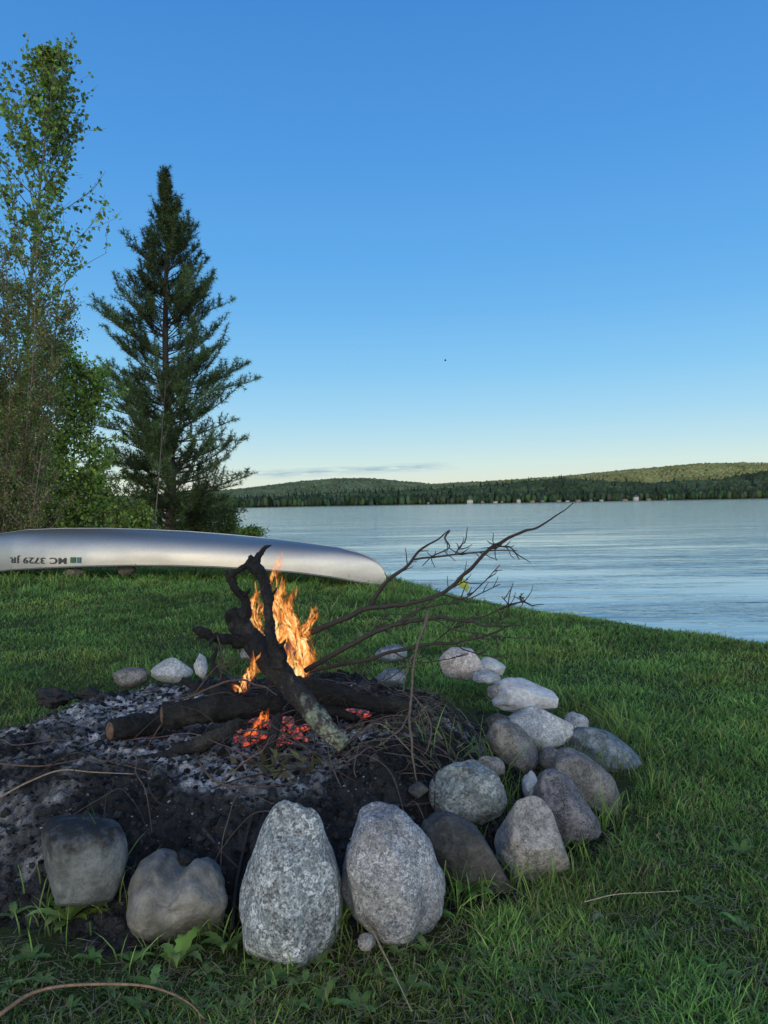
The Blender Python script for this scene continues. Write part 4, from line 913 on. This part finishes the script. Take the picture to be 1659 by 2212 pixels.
# ------------------------------------------------------------------ weeds
def weed(px, py, size, nl, seed, label, colr=(.075, .14, .03), up=.5, group=None, toothed=True):
    g0 = onG(px, py); g0 = np.array([g0[0], g0[1], float(max(gh(g0[0], g0[1]), mh(g0[0], g0[1])))]); rr = np.random.default_rng(seed); parts = []
    for k in range(nl):
        a = k*2.4+rr.normal()*.3; L = size*rr.uniform(.6, 1.15); n = 12; s = np.linspace(0, 1, n); el = up*rr.uniform(.5, 1.5)
        hr_ = L*(s-.1*s*s); z = L*(el*s*1.2-.9*el*s**2.2)
        w_ = size*.10*np.sin(np.pi*np.clip(s**.75, 0, 1))**.8*(1+.6*(np.arange(n) % 2 if toothed else 0))+.001
        dirv = np.array([math.cos(a), math.sin(a), 0]); sv = np.array([-math.sin(a), math.cos(a), 0])
        c = g0+dirv*hr_[:, None]; c[:, 2] += z+.006
        V = np.stack([c-sv*w_[:, None]+[0, 0, .1*size*.3], c, c+sv*w_[:, None]+[0, 0, .1*size*.3]], 1).reshape(-1, 3)
        parts.append((V, gridT(n, 3), np.tile(vary(colr, 1, rr, .2, .08), (len(V), 1))))
    V, T, CC = cat_(parts); tag(mk('weed', V, T, leafm, col=CC, loc=g0), label, 'weed', group)
weed(150, 2000, .095, 10, 1, 'leafy dandelion weed in front of the squat slate grey stone', (.19, .28, .07), .7)
weed(385, 2095, .085, 7, 2, 'upright dandelion weed below the brown notched stone', (.17, .27, .07), 1.1)
weed(748, 2000, .09, 7, 3, 'yellow green weed between the two front granite stones', (.20, .28, .07), 1.1)
weed(930, 2000, .07, 7, 4, 'small leafy weed at the right foot of the egg shaped granite', (.13, .23, .06), .7)
weed(1010, 1945, .085, 8, 5, 'broad weed growing in front of the dark leaning slab', (.14, .24, .06), 1.0)
weed(600, 2125, .065, 7, 6, 'low weed below the pointed granite stone', (.12, .21, .06), .6)
weed(490, 2060, .075, 6, 7, 'small weed between the brown notched stone and the pointed granite', (.15, .24, .06), .9)
for i, (px, py) in enumerate([(60, 2080), (240, 2150), (330, 2140), (470, 2150), (520, 2190), (690, 2090), (700, 2170), (860, 2070), (960, 2110), (1040, 2060), (1130, 2120), (1180, 2000), (1260, 2090), (1400, 2040), (1500, 1960), (1550, 2120), (1340, 1900), (1450, 1830), (640, 2180), (420, 2190), (880, 2150), (150, 2190), (1600, 1850), (1230, 1960), (30, 1990), (560, 2150), (780, 2190), (300, 2190), (90, 2130), (450, 2110), (660, 2130), (1080, 2180), (1320, 2150), (1470, 2170), (1600, 2010), (20, 2140), (200, 2080), (290, 2085), (560, 2090), (820, 2120), (920, 2060), (1000, 2160), (1190, 2170), (1150, 2050), (1290, 2020)]):
    weed(px, py, random.Random(i).uniform(.035, .065), 7, 20+i, 'small flat leafy weed in the foreground grass', (.125, .215, .06), .6, 'small weeds scattered in the foreground grass', i % 2 == 0)
rr = np.random.default_rng(6); g0 = onG(590, 1665); n = 46
pos = np.stack([g0[0]+rr.normal(size=n)*.06, g0[1]+rr.normal(size=n)*.04, np.zeros(n)], -1); pos[:, 2] = mh(pos[:, 0], pos[:, 1])+rr.uniform(.01, .035, n)
V, T, CC = leaves(pos, rr.uniform(.03, .06, n), rr.uniform(.012, .02, n), rr, vary((.10, .095, .045), n, rr, .3, .1), 0, 1)
tag(mk('wilted_leaves', V, T, leafm, col=CC, smooth=False), 'clump of wilted brown green leaves on the ash in front of the embers', 'leaves')
g0 = onG(950, 1600); n = 90
pos = np.stack([g0[0]+rr.normal(size=n)*.11, g0[1]+rr.normal(size=n)*.12, np.zeros(n)], -1); pos[:, 2] = mh(pos[:, 0], pos[:, 1])+rr.uniform(.01, .04, n)
V, T, CC = leaves(pos, rr.uniform(.04, .09, n), rr.uniform(.005, .012, n), rr, vary((.14, .15, .08), n, rr, .3, .1), 0, 1)
tag(mk('dry_leaves', V, T, leafm, col=CC, smooth=False), 'dry curled leaves and straw on the charcoal beside the right stones', 'leaves')
